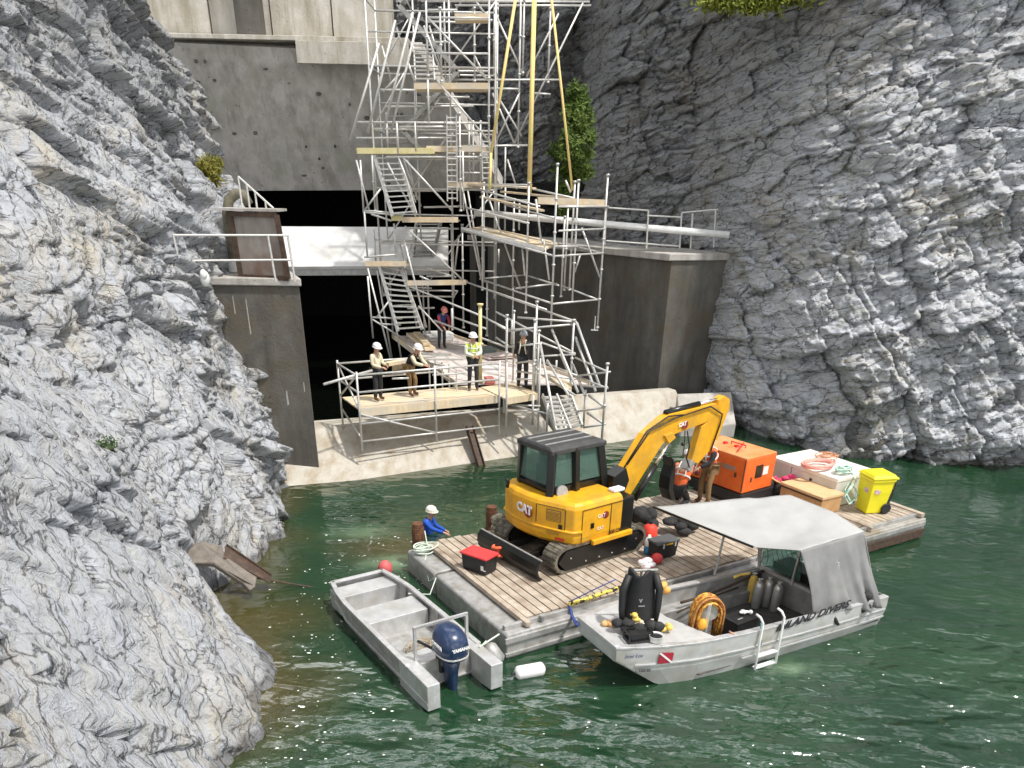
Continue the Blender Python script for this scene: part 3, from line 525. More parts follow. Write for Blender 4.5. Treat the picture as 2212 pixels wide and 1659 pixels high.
for s_ in ((640, 120, YF, 1110, 610, YF), (720, 600, YF, 1100, 1040, YF), (620, 190, YF, 745, 520, YF), (660, 190, YB, 760, 520, YB), (1150, 100, YB, 1360, 560, YB), (1800, 20, YB, 1290, 1060, YB), (1620, 100, YB, 1380, 570, YB), (1000, 0, YB, 1080, 110, YB), (1130, 690, YB, 1290, 1060, YB), (1190, 750, YB, 1345, 1010, YB), (1330, 690, YB, 1150, 1060, YB), (470, 1170, YF, 830, 1560, YF), (430, 1160, YF, 560, 1500, YF), (470, 1180, YB, 600, 1530, YB), (500, 1170, YB, 570, 1480, YB), (300, 1400, YF, 180, 1560, YF), (500, 450, YF, 550, 600, YF), (420, 200, YB, 460, 350, YB), (310, 340, YB, 380, 600, YB), (440, 550, YF, 320, 680, YF), (1240, 1180, YB, 1310, 1400, YB), (1000, 420, YB, 1070, 560, YB)):
    seg(T, 'brace', cA, *s_)
for s_ in ((480, 490, YF, 910, 890, YF), (350, 20, YF, 560, 420, YF), (580, 1080, YF, 760, 1270, YF), (270, 1170, YF, 360, 1050, YF), (230, 400, YF, 380, 450, YF), (590, 860, YF, 660, 890, YF), (240, 1180, YF, 480, 1330, YF), (640, 800, YB, 860, 870, YB)):
    seg(T, 'brace', cB, *s_)
for s_ in ((130, 905, 1100, 912, YF), (120, 1022, 830, 1022, YB), (340, 1165, 1105, 1163, YF), (640, 395, 1105, 398, YF), (550, 525, 1105, 528, YB), (340, 790, 990, 786, YB), (820, 592, 1640, 592, YB), (650, 130, 1110, 135, YF), (850, 40, 1860, 42, YB), (600, 8, 1850, 14, YB), (1130, 150, 1105, 150, YF), (880, 1082, 1390, 1078, YB), (650, 312, 800, 312, YB), (880, 1280, 1060, 1282, YB), (640, 720, 960, 720, YB), (650, 75, 870, 75, YF), (440, 940, 880, 938, YF), (300, 665, 560, 668, YF), (380, 1412, 800, 1414, YB), (1110, 655, 1330, 660, YB), (1440, 690, 1560, 700, YB), (170, 1560, 380, 1575, YF), (640, 160, 880, 165, YB), (850, 1190, 1060, 1192, YB)):
    seg(T, 'ledger', cA, s_[0], s_[1], s_[4], s_[2], s_[3], s_[4])
for s_ in ((360, 215, 790, 220, YB), (170, 385, 400, 405, YF), (620, 350, 880, 345, YB), (180, 720, 420, 700, YF), (240, 1165, 460, 1175, YF), (290, 1215, 450, 1220, YF), (500, 1100, 700, 1095, YB), (250, 590, 560, 600, YB), (500, 505, 880, 510, YB), (640, 862, 850, 860, YB), (520, 940, 680, 950, YB), (400, 1080, 560, 1070, YB)):
    seg(T, 'ledger', cB, s_[0], s_[1], s_[4], s_[2], s_[3], s_[4])
for s_ in ((290, 320, 75, 1040), (410, 150, 205, 980), (540, 90, 320, 975), (592, 90, 378, 975)):
    seg(T, 'raking_tube', cA, s_[0], s_[1], YF-1.2, s_[2], s_[3], YF-1.6, .045)
landing(T, cA, 125, 700, 1117, YF, m=wood2); landing(T, cA, 640, 1105, 1102, YF+.05); landing(T, cA, 550, 1105, 637, YF, m=wood); landing(T, cA, 800, 1060, 1370, YF, .6)
landing(T, cA, 850, 1110, 125, YF, .8); landing(T, cB, 460, 875, 442, YF); landing(T, cB, 380, 460, 430, YF, m=wood2); landing(T, cB, 190, 490, 768, YF); landing(T, cB, 500, 935, 912, YF, m=wood, y2=905)
ladder(T, cA, 790, 862, 850, 1490, YF-.1, 15); ladder(T, cA, 1050, 1108, 1030, 1340, YF-.1, 8)
flight(T, cA, (255, 1150), (390, 1600), (430, 1150), (560, 1585), YF+.2, YF-.3, 11)
flight(T, cB, (285, 760), (430, 1270), (450, 800), (610, 1255), YF+.3, YF-.3, 12)
flight(T, cB, (570, 460), (545, 720), (745, 460), (690, 715), YB+1, YB+.6, 8, galvd)
flight(T, cA, (545, 320), (560, 600), (680, 320), (700, 600), YB, YB-.5, 9)
flight(T, cA, (340, 840), (360, 1120), (560, 840), (540, 1120), YB+.8, YB+.4, 7, galvd)
for k in range(4): landing(T, cA, 250+k*20, 520, 1175+k*14, YB+.2, .4, galvd, th_=.03) if k == 9 else None
# the regular frame of the tower behind the traced tubes
gx_ = [-5.75, -4.3, -2.75, -1.05]; zs_ = [2.1+1.95*k for k in range(7)]
for j_, yy_ in enumerate((35.4, 37.6)):
    for i_, xx_ in enumerate(gx_):
        if (i_+j_) % 2 == 0 or i_ in (0, 3): part('post', MB().tube((xx_, yy_, 2.0 if j_ else 4.0), (xx_, yy_, 15.5), .036, 7), galv, T, smooth=True)
    for k_, zz_ in enumerate(zs_[1:]):
        part('ledger', MB().tube((gx_[0], yy_, zz_), (gx_[3] if zz_ > 5 else gx_[2], yy_, zz_), .034, 7), galv, T, smooth=True)
        if k_ % 2 == j_: part('guard_rail', MB().tube((gx_[0], yy_, zz_+1.0), (gx_[3], yy_, zz_+1.0), .028, 7), galv, T, smooth=True)
        i_ = (k_*2+j_) % 3; part('brace', MB().tube((gx_[i_], yy_, zz_), (gx_[i_+1], yy_, min(15.4, zz_+1.95)), .030, 7), galv, T, smooth=True)
for i_, xx_ in enumerate(gx_):
    for zz_ in zs_[1::1]: part('transom', MB().tube((xx_, 35.4, zz_), (xx_, 37.6, zz_), .03, 7), galv, T, smooth=True)
for k_, zz_ in enumerate(zs_[3:]):
    s_ = 1 if k_ % 2 else -1; xa_, xb_ = -3.6-s_*1.1, -3.6+s_*1.1; a_, b_ = Vector((xa_, 36.6, zz_)), Vector((xb_, 36.6, zz_+1.95)); fl_ = part('stair_flight', MB().bar(a_-Vector((0, .35, 0)), b_-Vector((0, .35, 0)), .05, .15).bar(a_+Vector((0, .35, 0)), b_+Vector((0, .35, 0)), .05, .15), galvd, T)
    for q_ in range(9): p_ = a_.lerp(b_, (q_+.5)/9); part('tread', MB().box(p_, (.22, .66, .04)), galv, fl_)
# yellow hoist lines
H_ = thing('hoist_line', 'three thick yellow straps hanging down from above to the walkway scaffold', 'lifting straps', (0, 33, 6))
ys = mat('yellow_strap', (.78, .68, .22), (.80, .55, .25), 2, .6)
for s_, r_ in (((1302, -20, 1120, 1130), .055), ((1440, -20, 1402, 1450), .085), ((1566, -20, 1722, 1410), .045)):
    seg(H_, 'strap', cA, s_[0], s_[1], 33.2, s_[2], s_[3], 32.6, r_, ys)
seg(H_, 'strap', cA, 1120, 1120, 33, 1110, 1400, 32.6, .05, ys)
# walkway scaffold
Wk = thing('walkway_scaffold', 'scaffold walkway with hanging tube cage leading from the tower to the wing wall', 'scaffold', (1.5, 32, 4))
YA, YN, YR = 35.0, 30.6, 32.2
A3, B3, C3, D3 = (1035, 880), (1575, 1065), (1912, 1035), (1372, 853)
dk = MB(); q = [atY(*cB(900, 510), YA), atY(*cB(1060, 490), YA+.6), atY(*cB(1620, 610), YR+1), atY(*cB(1500, 665), YN+.8)]
part('deck', MB().prism(q, (0, 0, -.06)), wood, Wk)
part('deck_edge', MB().bar(q[0], q[3], .05, .16), galv, Wk)
for a_, Ya, b_, Yb in ((A3, YA, B3, YN), (B3, YN, C3, YR), (C3, YR, (1640, 930), YR+.8), (D3, YA+.9, A3, YA), (D3, YA+.9, (1620, 930), YR+1.6), ((1300, 950), YN+1.8, (1610, 915), YN+2.2), ((900, 520), YA, (1590, 712), YN), ((1590, 712), YN, (1950, 690), YR), ((1950, 690), YR, (1740, 640), YR+.8),
                      ((900, 175), YA, (1400, 205), YR+1), ((1060, 180), YA+.6, (1420, 185), YR+1), ((1430, 215), YR+1, (1740, 285), YR), ((930, 190), YA, (1480, 345), YN+1), ((880, 340), YA, (1400, 470), YN+.6), ((1220, 330), YA, (1620, 440), YN+.6), ((1450, 395), YN+.6, (1620, 440), YN),
                      ((1620, 525), YN, (1960, 510), YR), ((1590, 640), YN, (1760, 640), YN+.4), ((1110, 290), YA+.4, (1400, 300), YR+1), ((1620, 345), YN, (1990, 345), YR)):
    part('ledger', MB().tube(atY(*cB(*a_), Ya), atY(*cB(*b_), Yb), .034, 7), galv, Wk, smooth=True)
for x_, y1_, y2_, Y_ in ((1065, 170, 900, YA), (1400, 170, 1130, YN+1.8), (1612, 30, 1230, YN), (1985, 110, 1240, YR), (1768, 150, 1050, YN+1.0), (1690, 340, 960, YR+.8), (1665, 420, 1010, YR+.8), (1740, 160, 960, YR+.3), (1290, 290, 960, YA), (1500, 590, 620, YN+1), (1225, 190, 520, YA+.6), (1175, 290, 500, YA+.6), (1330, 320, 520, YA)):
    vpost(Wk, cB, x_, y1_, y2_, Y_)
p_ = atY(*cB(1885, 1258), YR); part('base_plate', MB().box(p_, (.28, .28, .03)).tube(p_, p_+Vector((0, 0, .5)), .022), galv, Wk)
for s_ in ((1790, 500, YR, 1925, 870, YR), (1510, 600, YN+1, 1550, 890, YN+1), (1350, 650, YN+1.8, 1370, 860, YN+1.8), (1780, 700, YR+.8, 1740, 830, YR+.8), (1670, 150, YR, 1710, 240, YR), (1450, 290, YN+1, 1490, 600, YN+1)):
    seg(Wk, 'brace', cB, *s_)
pk = MB(); a_, b_ = atY(*cA(1465, 1485), YR-.2), atY(*cA(1955, 1505), YR); pk.bar(a_, b_, .35, .22); part('plank', pk, wood, Wk)
for s_ in (((880, 1360), (1440, 1395)), ((1200, 1420), (1700, 1470)), ((1050, 1460), (1500, 1560))):
    part('plank', MB().bar(atY(*cA(*s_[0]), YA), atY(*cA(*s_[1]), YR+.4), .22, .06), wood, Wk)
# work platform
ZP = 2.0
W_ = thing('work_platform', 'low scaffold platform of boards on the sill where the crew stands', 'scaffold platform', (-2, 27, 1))
def E_(x, y, z=ZP): return at(*cE(x, y), z)
f0, f1, f2_, f3 = E_(335, 735), E_(1290, 640), E_(1340, 655), E_(1565, 620)
fd = (f1-f0).normalized(); bd = Vector((-fd.y, fd.x, 0)); mb = MB()
def boards(mb, a, b, n_, wd, dirv, up=0.):
    for k in range(n_): o = dirv*(wd*(k+.5))+Vector((0, 0, up-.025+.004*(k % 3))); mb.bar(a+o, b+o, wd*.94, .045)
boards(mb, f0, f1, 8, .24, bd); boards(mb, f2_, f3, 8, .24, bd)
part('deck', mb, wood, W_)
part('toe_board', MB().bar(f0+Vector((0, 0, -.08)), f1+Vector((0, 0, -.08)), .04, .24).bar(f2_+Vector((0, 0, -.08)), f3+Vector((0, 0, -.08)), .04, .22), wood, W_)
rd = [at(*cH(1050, 900), ZP), at(*cH(2120, 760), ZP), at(1285, 872, ZP), f3+bd*.0, f1+bd*1.8]
mb = MB(); L0, L1 = Vector((-5.9, 38.4, ZP)), Vector((-2.2, 28.2, ZP)); Rr0, Rr1 = Vector((-3.1, 38.6, ZP)), Vector((2.6, 28.6, ZP))
for k in range(26):
    t0, t1 = k/26, (k+.93)/26; a0, b0, a1, b1 = L0.lerp(L1, t0), Rr0.lerp(Rr1, t0), L0.lerp(L1, t1), Rr0.lerp(Rr1, t1); mb.prism([a0, b0, b1, a1], (0, 0, -.05))
part('rear_deck', mb, mat('worn_ply', (.60, .54, .50), (.74, .70, .66), 2.5, .8, c3=(.50, .38, .34), s3=3), W_)
for s_ in ((L0, L1), (Rr0, Rr1)): part('toe_board', MB().bar(s_[0], s_[1], .05, .22), wood, W_)
mb = MB(); mb.bar(at(*cH(330, 380), ZP+.15), at(*cH(660, 640), ZP+.15), .45, .12); mb.bar(at(*cH(430, 360), ZP+.3), at(*cH(600, 560), ZP+.3), .3, .1); part('stacked_board', mb, wood, W_)
def uprt(x, y, z0, z1, kind='post'): 
    p = E_(x, y, z0); return part(kind, MB().tube((p.x, p.y, z0), (p.x, p.y, z1), .034, 7), galv, W_, smooth=True), p
def rail(p, q, kind='ledger', r=.03): return part(kind, MB().tube(p, q, r, 7), galv, W_, smooth=True)
up = Vector((0, 0, 1))
c0, c1_, c2_ = f0-fd*.05-bd*.05, f0.lerp(f1, .52)-bd*.05, f1-bd*.05; cb0 = f0+bd*1.95-fd*.05; cb1 = f1+bd*1.95
for p_ in (c0, c1_, c2_, cb0, f2_-bd*.05, f3-bd*.05): part('post', MB().tube((p_.x, p_.y, .75), (p_.x, p_.y, ZP+1.15), .034, 7), galv, W_, smooth=True)
for h_ in (.55, 1.05): rail(c0+up*h_, c2_+up*(h_+.02)); rail(c0+up*h_, cb0+up*h_); rail(cb0+up*(h_+.0), cb0+fd*3.4+up*h_)
for h_ in (-.4, -.95): rail(c0+up*h_, c2_+up*h_)
for a_, b_ in ((c0+up*1.05, cb0+up*.05), (c0+up*.05, cb0+up*1.05), (c0+up*-.1, c1_+up*-.95)): rail(a_, b_, 'brace')
for h_ in (-.35, ): rail(cb0+up*h_, c0+up*(h_-.5), 'brace')
part('loose_tube', MB().tube(E_(80, 555, ZP+.9), E_(415, 460, ZP+1.1), .04, 7), galv, W_, smooth=True)
# boards and netting in front of the tower (table level)
mb = MB(); mb.bar(at(*cH(500, 720), ZP+.95), at(*cH(1020, 740), ZP+.95), .04, .09).bar(at(*cH(560, 820), ZP+.8), at(*cH(1230, 820), ZP+.8), .04, .06)
part('ledger', mb, galv, W_)
for s_ in ((700, 960, 1090, 945), (700, 1085, 1260, 1055), (660, 880, 1080, 960), (0, 1050, 380, 1020), (0, 1150, 290, 1140), (440, 1010, 690, 985)):
    rail(at(*cH(s_[0], s_[1]), ZP+.8), at(*cH(s_[2], s_[3]), ZP+.8))
for x_, y_ in ((745, 830), (860, 860), (640, 900), (980, 900), (1110, 1000)): p_ = at(*cH(x_, y_), ZP+.7); part('post', MB().tube(p_, p_-up*.9, .028, 6), galv, W_)
rail(at(*cH(700, 990), ZP+.7), at(*cH(1010, 1180), ZP+.2), 'brace')
part('mesh_panel', MB().bar(at(*cH(0, 960), ZP+.75), at(*cH(340, 940), ZP+.75), .03, .34), mat('brown_mesh', (.16, .13, .08), (.22, .18, .11), 12), W_)
part('plank', MB().bar(at(*cH(-100, 900), ZP+1), at(*cH(230, 840), ZP+1), .25, .1), wood, W_)
for s_ in ((520, 940, YF, 1045, 1155, 29.5), (1045, 1155, 29.5, 1245, 1255, 28.4), (940, 905, YF, 1500, 1110, 29), (1500, 1110, 29, 1750, 1200, 27.6), (1090, 960, 31, 1530, 1110, 28.5), (700, 1190, 33, 1240, 1390, 28), (830, 1160, 34, 1080, 1250, 30)):
    part('brace', MB().tube(atY(*cB(s_[0], s_[1]), s_[2]), atY(*cB(s_[3], s_[4]), s_[5]), .034, 7), galv, W_, smooth=True)
for x_, y1_, y2_, Y_, r_ in ((1238, 1150, 1690, 27.8, .036), (1460, 1050, 1720, 27.4, .036), (1290, 1120, 1640, 28.6, .032), (830, 1100, 1260, 33, .05)): vpost(W_, cB, x_, y1_, y2_, Y_, r_)
vpost(W_, cB, 1038, 1070, 1640, 28.4, .065, wood2, 'timber_post')
def clutter(name, x, y, dims, m__, lab, cat, a=0., sub_=0):
    p_ = at(*cH(x, y), ZP); mb = MB(); rn_ = random.Random(int(x)); 
    for k in range(4): mb.box((p_.x+rn_.uniform(-.1, .1)*dims[0], p_.y+rn_.uniform(-.1, .1)*dims[1], ZP+.02+dims[2]*(k+.5)/4), (dims[0]*rn_.uniform(.75, 1), dims[1]*rn_.uniform(.75, 1), dims[2]/4.2), a+rn_.uniform(-.15, .15))
    return solo(name, mb, m__, lab, cat, Vector((p_.x, p_.y, ZP)), bev=.015)
clutter('folded_sheet', 780, 480, (1.5, 1.0, .30), white, 'pile of folded white sheets on the rear scaffold deck', 'sheets', .3)
clutter('board_stack', 1820, 800, (1.2, .8, .16), mat('pinkish_board', (.62, .48, .44), (.70, .62, .58)), 'low stack of pinkish boards on the deck near the access stair', 'boards', .5)
clutter('tool_bag', 1640, 720, (.7, .45, .28), mat('grey_green_bag', (.14, .17, .15), (.22, .25, .22)), 'grey green tool bag on the deck by the right guard rail', 'bag', .4)
clutter('plywood_offcut', 1600, 980, (1.3, .7, .06), mat('pale_ply', (.66, .62, .58), (.74, .72, .70)), 'pale plywood offcut lying in the middle of the deck', 'plywood', .2)
clutter('red_bucket', 1690, 1260, (.34, .34, .26), mat('dusty_red', (.52, .16, .14)), 'small dusty red bin on the platform boards', 'bin', .2)
# low stair scaffold on the right of the platform
St = thing('access_stair_scaffold', 'leaning aluminium stair scaffold running down to the water behind the excavator cab', 'scaffold', (2.3, 26.5, 1))
Y1, Y2_ = 27.6, 25.2
for x_, y1_, y2_, Y_ in ((80, 0, 690, 28), (290, 0, 640, 27.2), (278, 560, 780, 26), (830, 325, 1180 if 0 else 930, 24.6), (580, 0, 820, 27.6), (668, 520, 790, 26.2), (320, 80, 640, 27.4), (385, 620, 830, 25.4), (450, 300, 420, 28.5), (60, 560, 690, 26.4), (120, 0, 180, 28.5)):
    vpost(St, cG, x_, y1_, y2_, Y_)
for s_ in ((600, 20, 775, 500, 27.4, 26), (590, 130, 740, 530, 27.4, 25.8), (415, 70, 610, 540, 28, 26.2), (570, 330, 660, 560, 27.5, 26), (330, 180, 450, 830, 27, 24.6), (380, 300, 540, 560, 27.3, 25.8), (480, 250, 560, 430, 27.5, 27), (690, 560, 800, 640, 26, 25), (680, 690, 800, 770, 26, 25)):
    part('raking_tube', MB().tube(atY(*cG(s_[0], s_[1]), s_[4]), atY(*cG(s_[2], s_[3]), s_[5]), .045, 7), galv, St, smooth=True)
for s_ in ((0, 30, 80, 75, 28.6, 28.2), (80, 75, 600, 30, 28.2, 27.6), (80, 85, 290, 60, 28.2, 27.3), (0, -60, 590, 250, 30, 27.6), (160, -20, 600, 15, 28.4, 27.6), (90, 200, 340, 175, 28, 27.2), (0, 130, 90, 190, 28.6, 28), (330, 270, 590, 255, 27.3, 27.6), (330, 165, 590, 260, 27.4, 27.6), (590, 280, 840, 390, 27.4, 25), (570, 420, 850, 385, 27, 25), (630, 430, 830, 510, 26.6, 25), (370, 320, 640, 430, 27.6, 26.6), (150, 320, 300, 300, 27.6, 27.2), (150, 380, 590, 440, 27.6, 26.6), (80, 625, 480, 720, 26.6, 25.4), (80, 690, 320, 665, 26.6, 26.4), (90, 630, 330, 640, 26.8, 26.6), (370, 410, 590, 560, 27, 26.2), (600, 680, 815, 650, 25.6, 25), (650, 800, 815, 775, 25.4, 24.8), (590, 850, 815, 900, 25, 24.6), (150, 440, 280, 440, 27.6, 27.4), (640, 490, 830, 500, 26, 25)):
    part('ledger', MB().tube(atY(*cG(s_[0], s_[1]), s_[4]), atY(*cG(s_[2], s_[3]), s_[5]), .032, 7), galv, St, smooth=True)
flight(St, cG, (345, 560), (450, 830), (450, 560), (560, 830), 26, 24.6, 8); flight(St, cG, (450, 590), (520, 830), (560, 570), (640, 790), 26.2, 25.2, 7)
part('sign_board', MB().bar(atY(*cG(320, 640), 26.2), atY(*cG(380, 640), 26.2), .03, .3), wood, St) if 0 else None
mb = MB(); mb.prism([atY(*cG(330, 400), 27.2), atY(*cG(560, 540), 26.6), atY(*cG(565, 470), 26.9), atY(*cG(400, 400), 27.6)], (0, 0, -.05)); part('landing', mb, wood, St)
cone = at(*cG(590, 850), 1.2); mb = MB().sphere(cone, .13, 10, 7); solo('black_float', mb, black, 'small round black float at the foot of the access stair', 'float', cone, smooth=True)
# ------------------------------------------------------------------ work barge
BA = math.atan2(6.79, 11.1); BO = Vector((-.10, 12.87, 0))
def B(u, v, z): return Vector((BO.x+u*math.cos(BA)-v*math.sin(BA), BO.y+u*math.sin(BA)+v*math.cos(BA), z))
bg = thing('work_barge', 'long work barge with weathered plank deck on grey aluminium pontoons', 'barge', B(0, 0, 0), BA)
mb = MB(); u = .62; 
while u < 12.95:
    wdt = .195+.02*random.random(); g = .028; a, b = .30+.05*random.random(), 4.62+.08*random.random()
    if u > 10.9: a, b = .22, 4.5
    mb.box((u+wdt/2, (a+b)/2, .585+.006*random.random()), (wdt-g, b-a, .05)); u += wdt
dk_ = part('deck_planks', mb, deckwood, bg, local=True, bev=.006)
def pont(u0, u1, v0, v1, ch=.16):
    m_ = MB(); p = [(u0+ch*.3, v0, -.25), (u0, v0, .0), (u0, v0, .52-.04), (u0+.04, v0, .52), (u1, v0, .52), (u1, v0, -.25)]
    return m_.prism(p, (0, v1-v0, 0))
part('pontoon', pont(0, 4.2, 0, 3.12), alud, bg, local=True, bev=.03); part('pontoon', pont(0, 4.2, 3.22, 4.67), alud, bg, local=True, bev=.03)
part('pontoon', pont(4.24, 8.6, 0, 4.67), alud, bg, local=True, bev=.03); part('pontoon', pont(8.64, 13.1, 0, 4.67), mat('mossy_pontoon', (.30, .29, .26), (.44, .42, .38), 6, .7, .2, c3=(.24, .20, .14)), bg, local=True, bev=.03)
mb = MB(); mb.box((6.5, .22, .57), (12.9, .09, .10)).box((6.5, -.02, .40), (13.1, .05, .12)).box((6.5, -.03, .10), (13.1, .06, .08)); part('edge_rail', mb, alud, bg, local=True, bev=.01)
for u_, w_u in ((.52, .12), (12.98, .16), (10.88, .07)): part('edge_timber', MB().box((u_, 2.3, .605), (w_u, 4.5, .1)), deckwood, bg, local=True, bev=.01)
mb = MB(); mb.bar((9., -.06, .16), (13., -.06, .16), .05, .22); part('wet_plank', mb, rustd, bg, local=True)
for u_ in (.9, 3.1, 5.5, 8): part('cleat', MB().lathe([(.03, 0), (.03, .12), (.07, .12), (.07, .16)], (u_, .13, .52), 10), galvd, bg, local=True)
# spud piles
def pile(px, py, ptop, lab):
    p = at(px, py, .3); m_ = MB(); h = .25
    for hh in np.arange(0, 3, .02):
        q = np.array([p.x, p.y, .3+hh])-CAM
        if CY-FPX*q.dot(UPV)/q.dot(_f) < ptop: h = .3+hh; break
    m_.lathe([(.15, -.8), (.15, h-.12), (.13, h-.12), (.13, h-.02), (.10, h), (.02, h)], (0, 0, 0), 16)
    m_.lathe([(.165, .45), (.165, .55)], (0, 0, 0), 16); m_.box((.0, -.15, h-.3), (.1, .05, .12)); m_.v = [tuple(Vector(v)+Vector((p.x, p.y, 0))) for v in m_.v]
    return solo('steel_pile', m_, rust, lab, 'pile', p)
pile(905, 1196, 1129, 'rusty brown steel pile at the barge corner beside the rope coil'); pile(1062, 1157, 1094, 'rusty brown steel pile standing behind the excavator blade')
# rope coil on pontoon corner
def coil(name, c, rx, n, r, m, lab, ang=0, tilt=0, cat='rope', zs=.02, jit=.3, hang=None):
    pts = []
    for i in range(n*18):
        t = i/18*2*math.pi; rr = 1-jit*.5+jit*math.sin(t*.37)*.5; x, y = rx[0]*rr*math.cos(t), rx[1]*rr*math.sin(t)
        pts.append(Vector(c)+Vector((x*math.cos(ang)-y*math.sin(ang)+.04*math.sin(t*.7), x*math.sin(ang)+y*math.cos(ang), r+zs*i/18+.03*abs(math.sin(t*1.3))+tilt*x)))
    if hang: pts += hang
    return solo(name, MB().path(pts, r, 6), m, lab, cat, c, smooth=True)
ropew = mat('pale_green_rope', (.62, .68, .58), (.50, .58, .50), 20, .8)
coil('rope_coil', B(.32, 4.35, .53), (.30, .22), 7, .018, ropew, 'tangled pale rope coil on the far corner pontoon of the barge', BA, jit=.6)
mb = MB().path([B(.45, 4.6, .95), B(.42, 4.4, .6), B(.1, 3.9, .5), B(-.04, 3.4, .25), B(-.05, 3.0, .5), B(-.35, 2.7, .3), B(-.9, 2.6, .5)], .014, 6); solo('mooring_rope', mb, ropew, 'thin pale mooring rope from barge pontoon to small workboat', 'rope', B(0, 3, .4), smooth=True)

# ------------------------------------------------------------------ excavator
EX = math.radians(37.5); EO = Vector((1.32, 17.06, .62))
ex = thing('excavator', 'yellow mini excavator with black cab parked on the barge deck', 'excavator', EO, EX)
def X_(x, y, z): return Vector((EO.x+x*math.cos(EX)-y*math.sin(EX), EO.y+x*math.sin(EX)+y*math.cos(EX), EO.z+z))
def track(y0):
    L, R, n = 1.08, .31, 12; prof = []
    for k in range(n+1): t = math.pi/2+math.pi*k/n; prof.append((-L+R*math.cos(t), R+R*math.sin(t)))
    for k in range(n+1): t = -math.pi/2+math.pi*k/n; prof.append((L+R*math.cos(t), R+R*math.sin(t)))
    m_ = MB(); wd = .45; pin = [(x*(1-.055/1.2), R+(z-R)*.80) for x, z in prof]
    m_.add([(x, y0, z) for x, z in prof]+[(x, y0+wd, z) for x, z in prof]+[(x, y0, z) for x, z in pin]+[(x, y0+wd, z) for x, z in pin],
           [f for i in range(len(prof)) for j in [(i+1) % len(prof)] for f in ((i, j, 26+j, 26+i), (52+i, 52+j, j, i), (26+i, 26+j, 78+j, 78+i), (78+i, 78+j, 52+j, 52+i))])
    per = 52
    for k in range(per):      # grousers
        t = k/per*(4*L+2*math.pi*R); 
        if t < 2*L: x, z, a = -L+t, 2*R, 0
        elif t < 2*L+math.pi*R: q = (t-2*L)/R; x, z, a = L+R*math.sin(q), R+R*math.cos(q), q
        elif t < 4*L+math.pi*R: x, z, a = L-(t-2*L-math.pi*R), 0, 0
        else: q = (t-4*L-math.pi*R)/R; x, z, a = -L-R*math.sin(q), R-R*math.cos(q), q
        m_.box((x, y0+wd/2, z), (.05, wd-.02, .035), R=Matrix.Rotation(a, 3, 'Y'))
    tr = part('track', m_, rubber, ex, local=True)
    f = MB(); yy = y0-.01; f.prism([(-L, yy, .07), (L, yy, .07), (L+.22, yy, .3), (L, yy, .53), (-L, yy, .53), (-L-.22, yy, .3)], (0, wd+.02, 0)); part('track_frame', f, cabk, tr, local=True)
    for x in (-.95, -.5, -.1, .3, .7, 1.05):
        s_ = 1 if abs(x) > .9 else 0
        if 0: part('roller', MB().lathe([(.02, -.02), (.19 if s_ else .075, -.02), (.19 if s_ else .075, 0.02), (.05, .05), (.01, .05)], (x, yy-.015 if y0 < 0 else yy+wd-.08, .3 if s_ else .17), 16, (0, -1 if y0 < 0 else 1, 0)), rubber, tr, local=True)
        part('bolt', MB().sphere((x, yy-.005 if y0 < 0 else yy+wd+.02, .34 if s_ else .17), .022, 8, 5), chrome, tr, local=True)
track(-1.12); track(.67)
mb = MB().box((0, 0, .42), (1.5, 1.5, .3)).lathe([(.5, .5), (.5, .72)], (0, 0, 0), 24); part('undercarriage', mb, cabk, ex, local=True)
bl_ = MB(); 
for i in range(1):
    P_ = [(-1.78, z) for z in (0,)]
sec = [(-1.80, .02), (-1.86, .10), (-1.90, .22), (-1.88, .38), (-1.80, .47), (-1.76, .47), (-1.84, .37), (-1.855, .22), (-1.81, .1), (-1.74, .02)]
bl_.prism([(x, -1.12, z) for x, z in sec], (0, 2.24, 0)); bd_ = part('dozer_blade', bl_, cabk, ex, local=True)
mb = MB().tube((-1.77, -1.12, .475), (-1.77, 1.12, .475), .022); part('blade_edge', mb, galvd, bd_, local=True)
mb = MB()
for y in (-.42, .42): mb.bar((-1.8, y, .2), (-.9, y*.8, .32), .12, .14)
part('blade_arm', mb, cabk, ex, local=True)
# house
def lay(z, e=0., cut=0.): return [(x_*(1+e), y_*(1+e), z) for x_, y_ in ((.48, -1.17), (-.72, -1.17), (-.92, -1.13), (-1.02, -.95), (-1.28, -.30), (-1.34, .12), (-1.34, .5), (-1.24, .92), (-1.0, 1.12), (.4, 1.12), (.48, 1.0))]
def loft(layers, close=True):
    m_ = MB(); n = len(layers[0]); vs = [p for l in layers for p in l]; fs = [(i*n+k, i*n+(k+1) % n, (i+1)*n+(k+1) % n, (i+1)*n+k) for i in range(len(layers)-1) for k in range(n)]
    fs += [tuple(range(n-1, -1, -1)), tuple((len(layers)-1)*n+k for k in range(n))]; return m_.add(vs, fs)
low = [(x, y, .50 if x > -.9 else .56) for x, y, z in lay(0, -.10)]
house = part('engine_house', loft([low, lay(.66, -.02), lay(.78), lay(1.42), lay(1.50, -.02), lay(1.56, -.07)]), yel, ex, local=True, bev=.03)
part('counterweight_lip', MB().path([(x*1.006, y*1.006, .92) for x, y, z in lay(0)[1:9]], .035, 8), yel, house, local=True, smooth=True)
gz = mat('dark_panel_gap', (.06, .035, .01), rough=.8)
mb = MB()
for (x, y, z), (x2, y2, z2) in (((-.72, -1.178, .62), (-.72, -1.178, 1.40)), ((-.70, -1.178, 1.40), (.46, -1.178, 1.40)), ((.12, -1.178, .62), (.12, -1.178, 1.4)), ((-1.03, -.96, .95), (-1.03, -.96, 1.40)), ((-1.295, -.29, 1.0), (-1.295, -.29, 1.4)), ((-1.03, -.96, 1.42), (-1.295, -.29, 1.42))): mb.bar((x, y, z), (x2, y2, z2), .012, .012)
part('panel_gap', mb, gz, house, local=True)
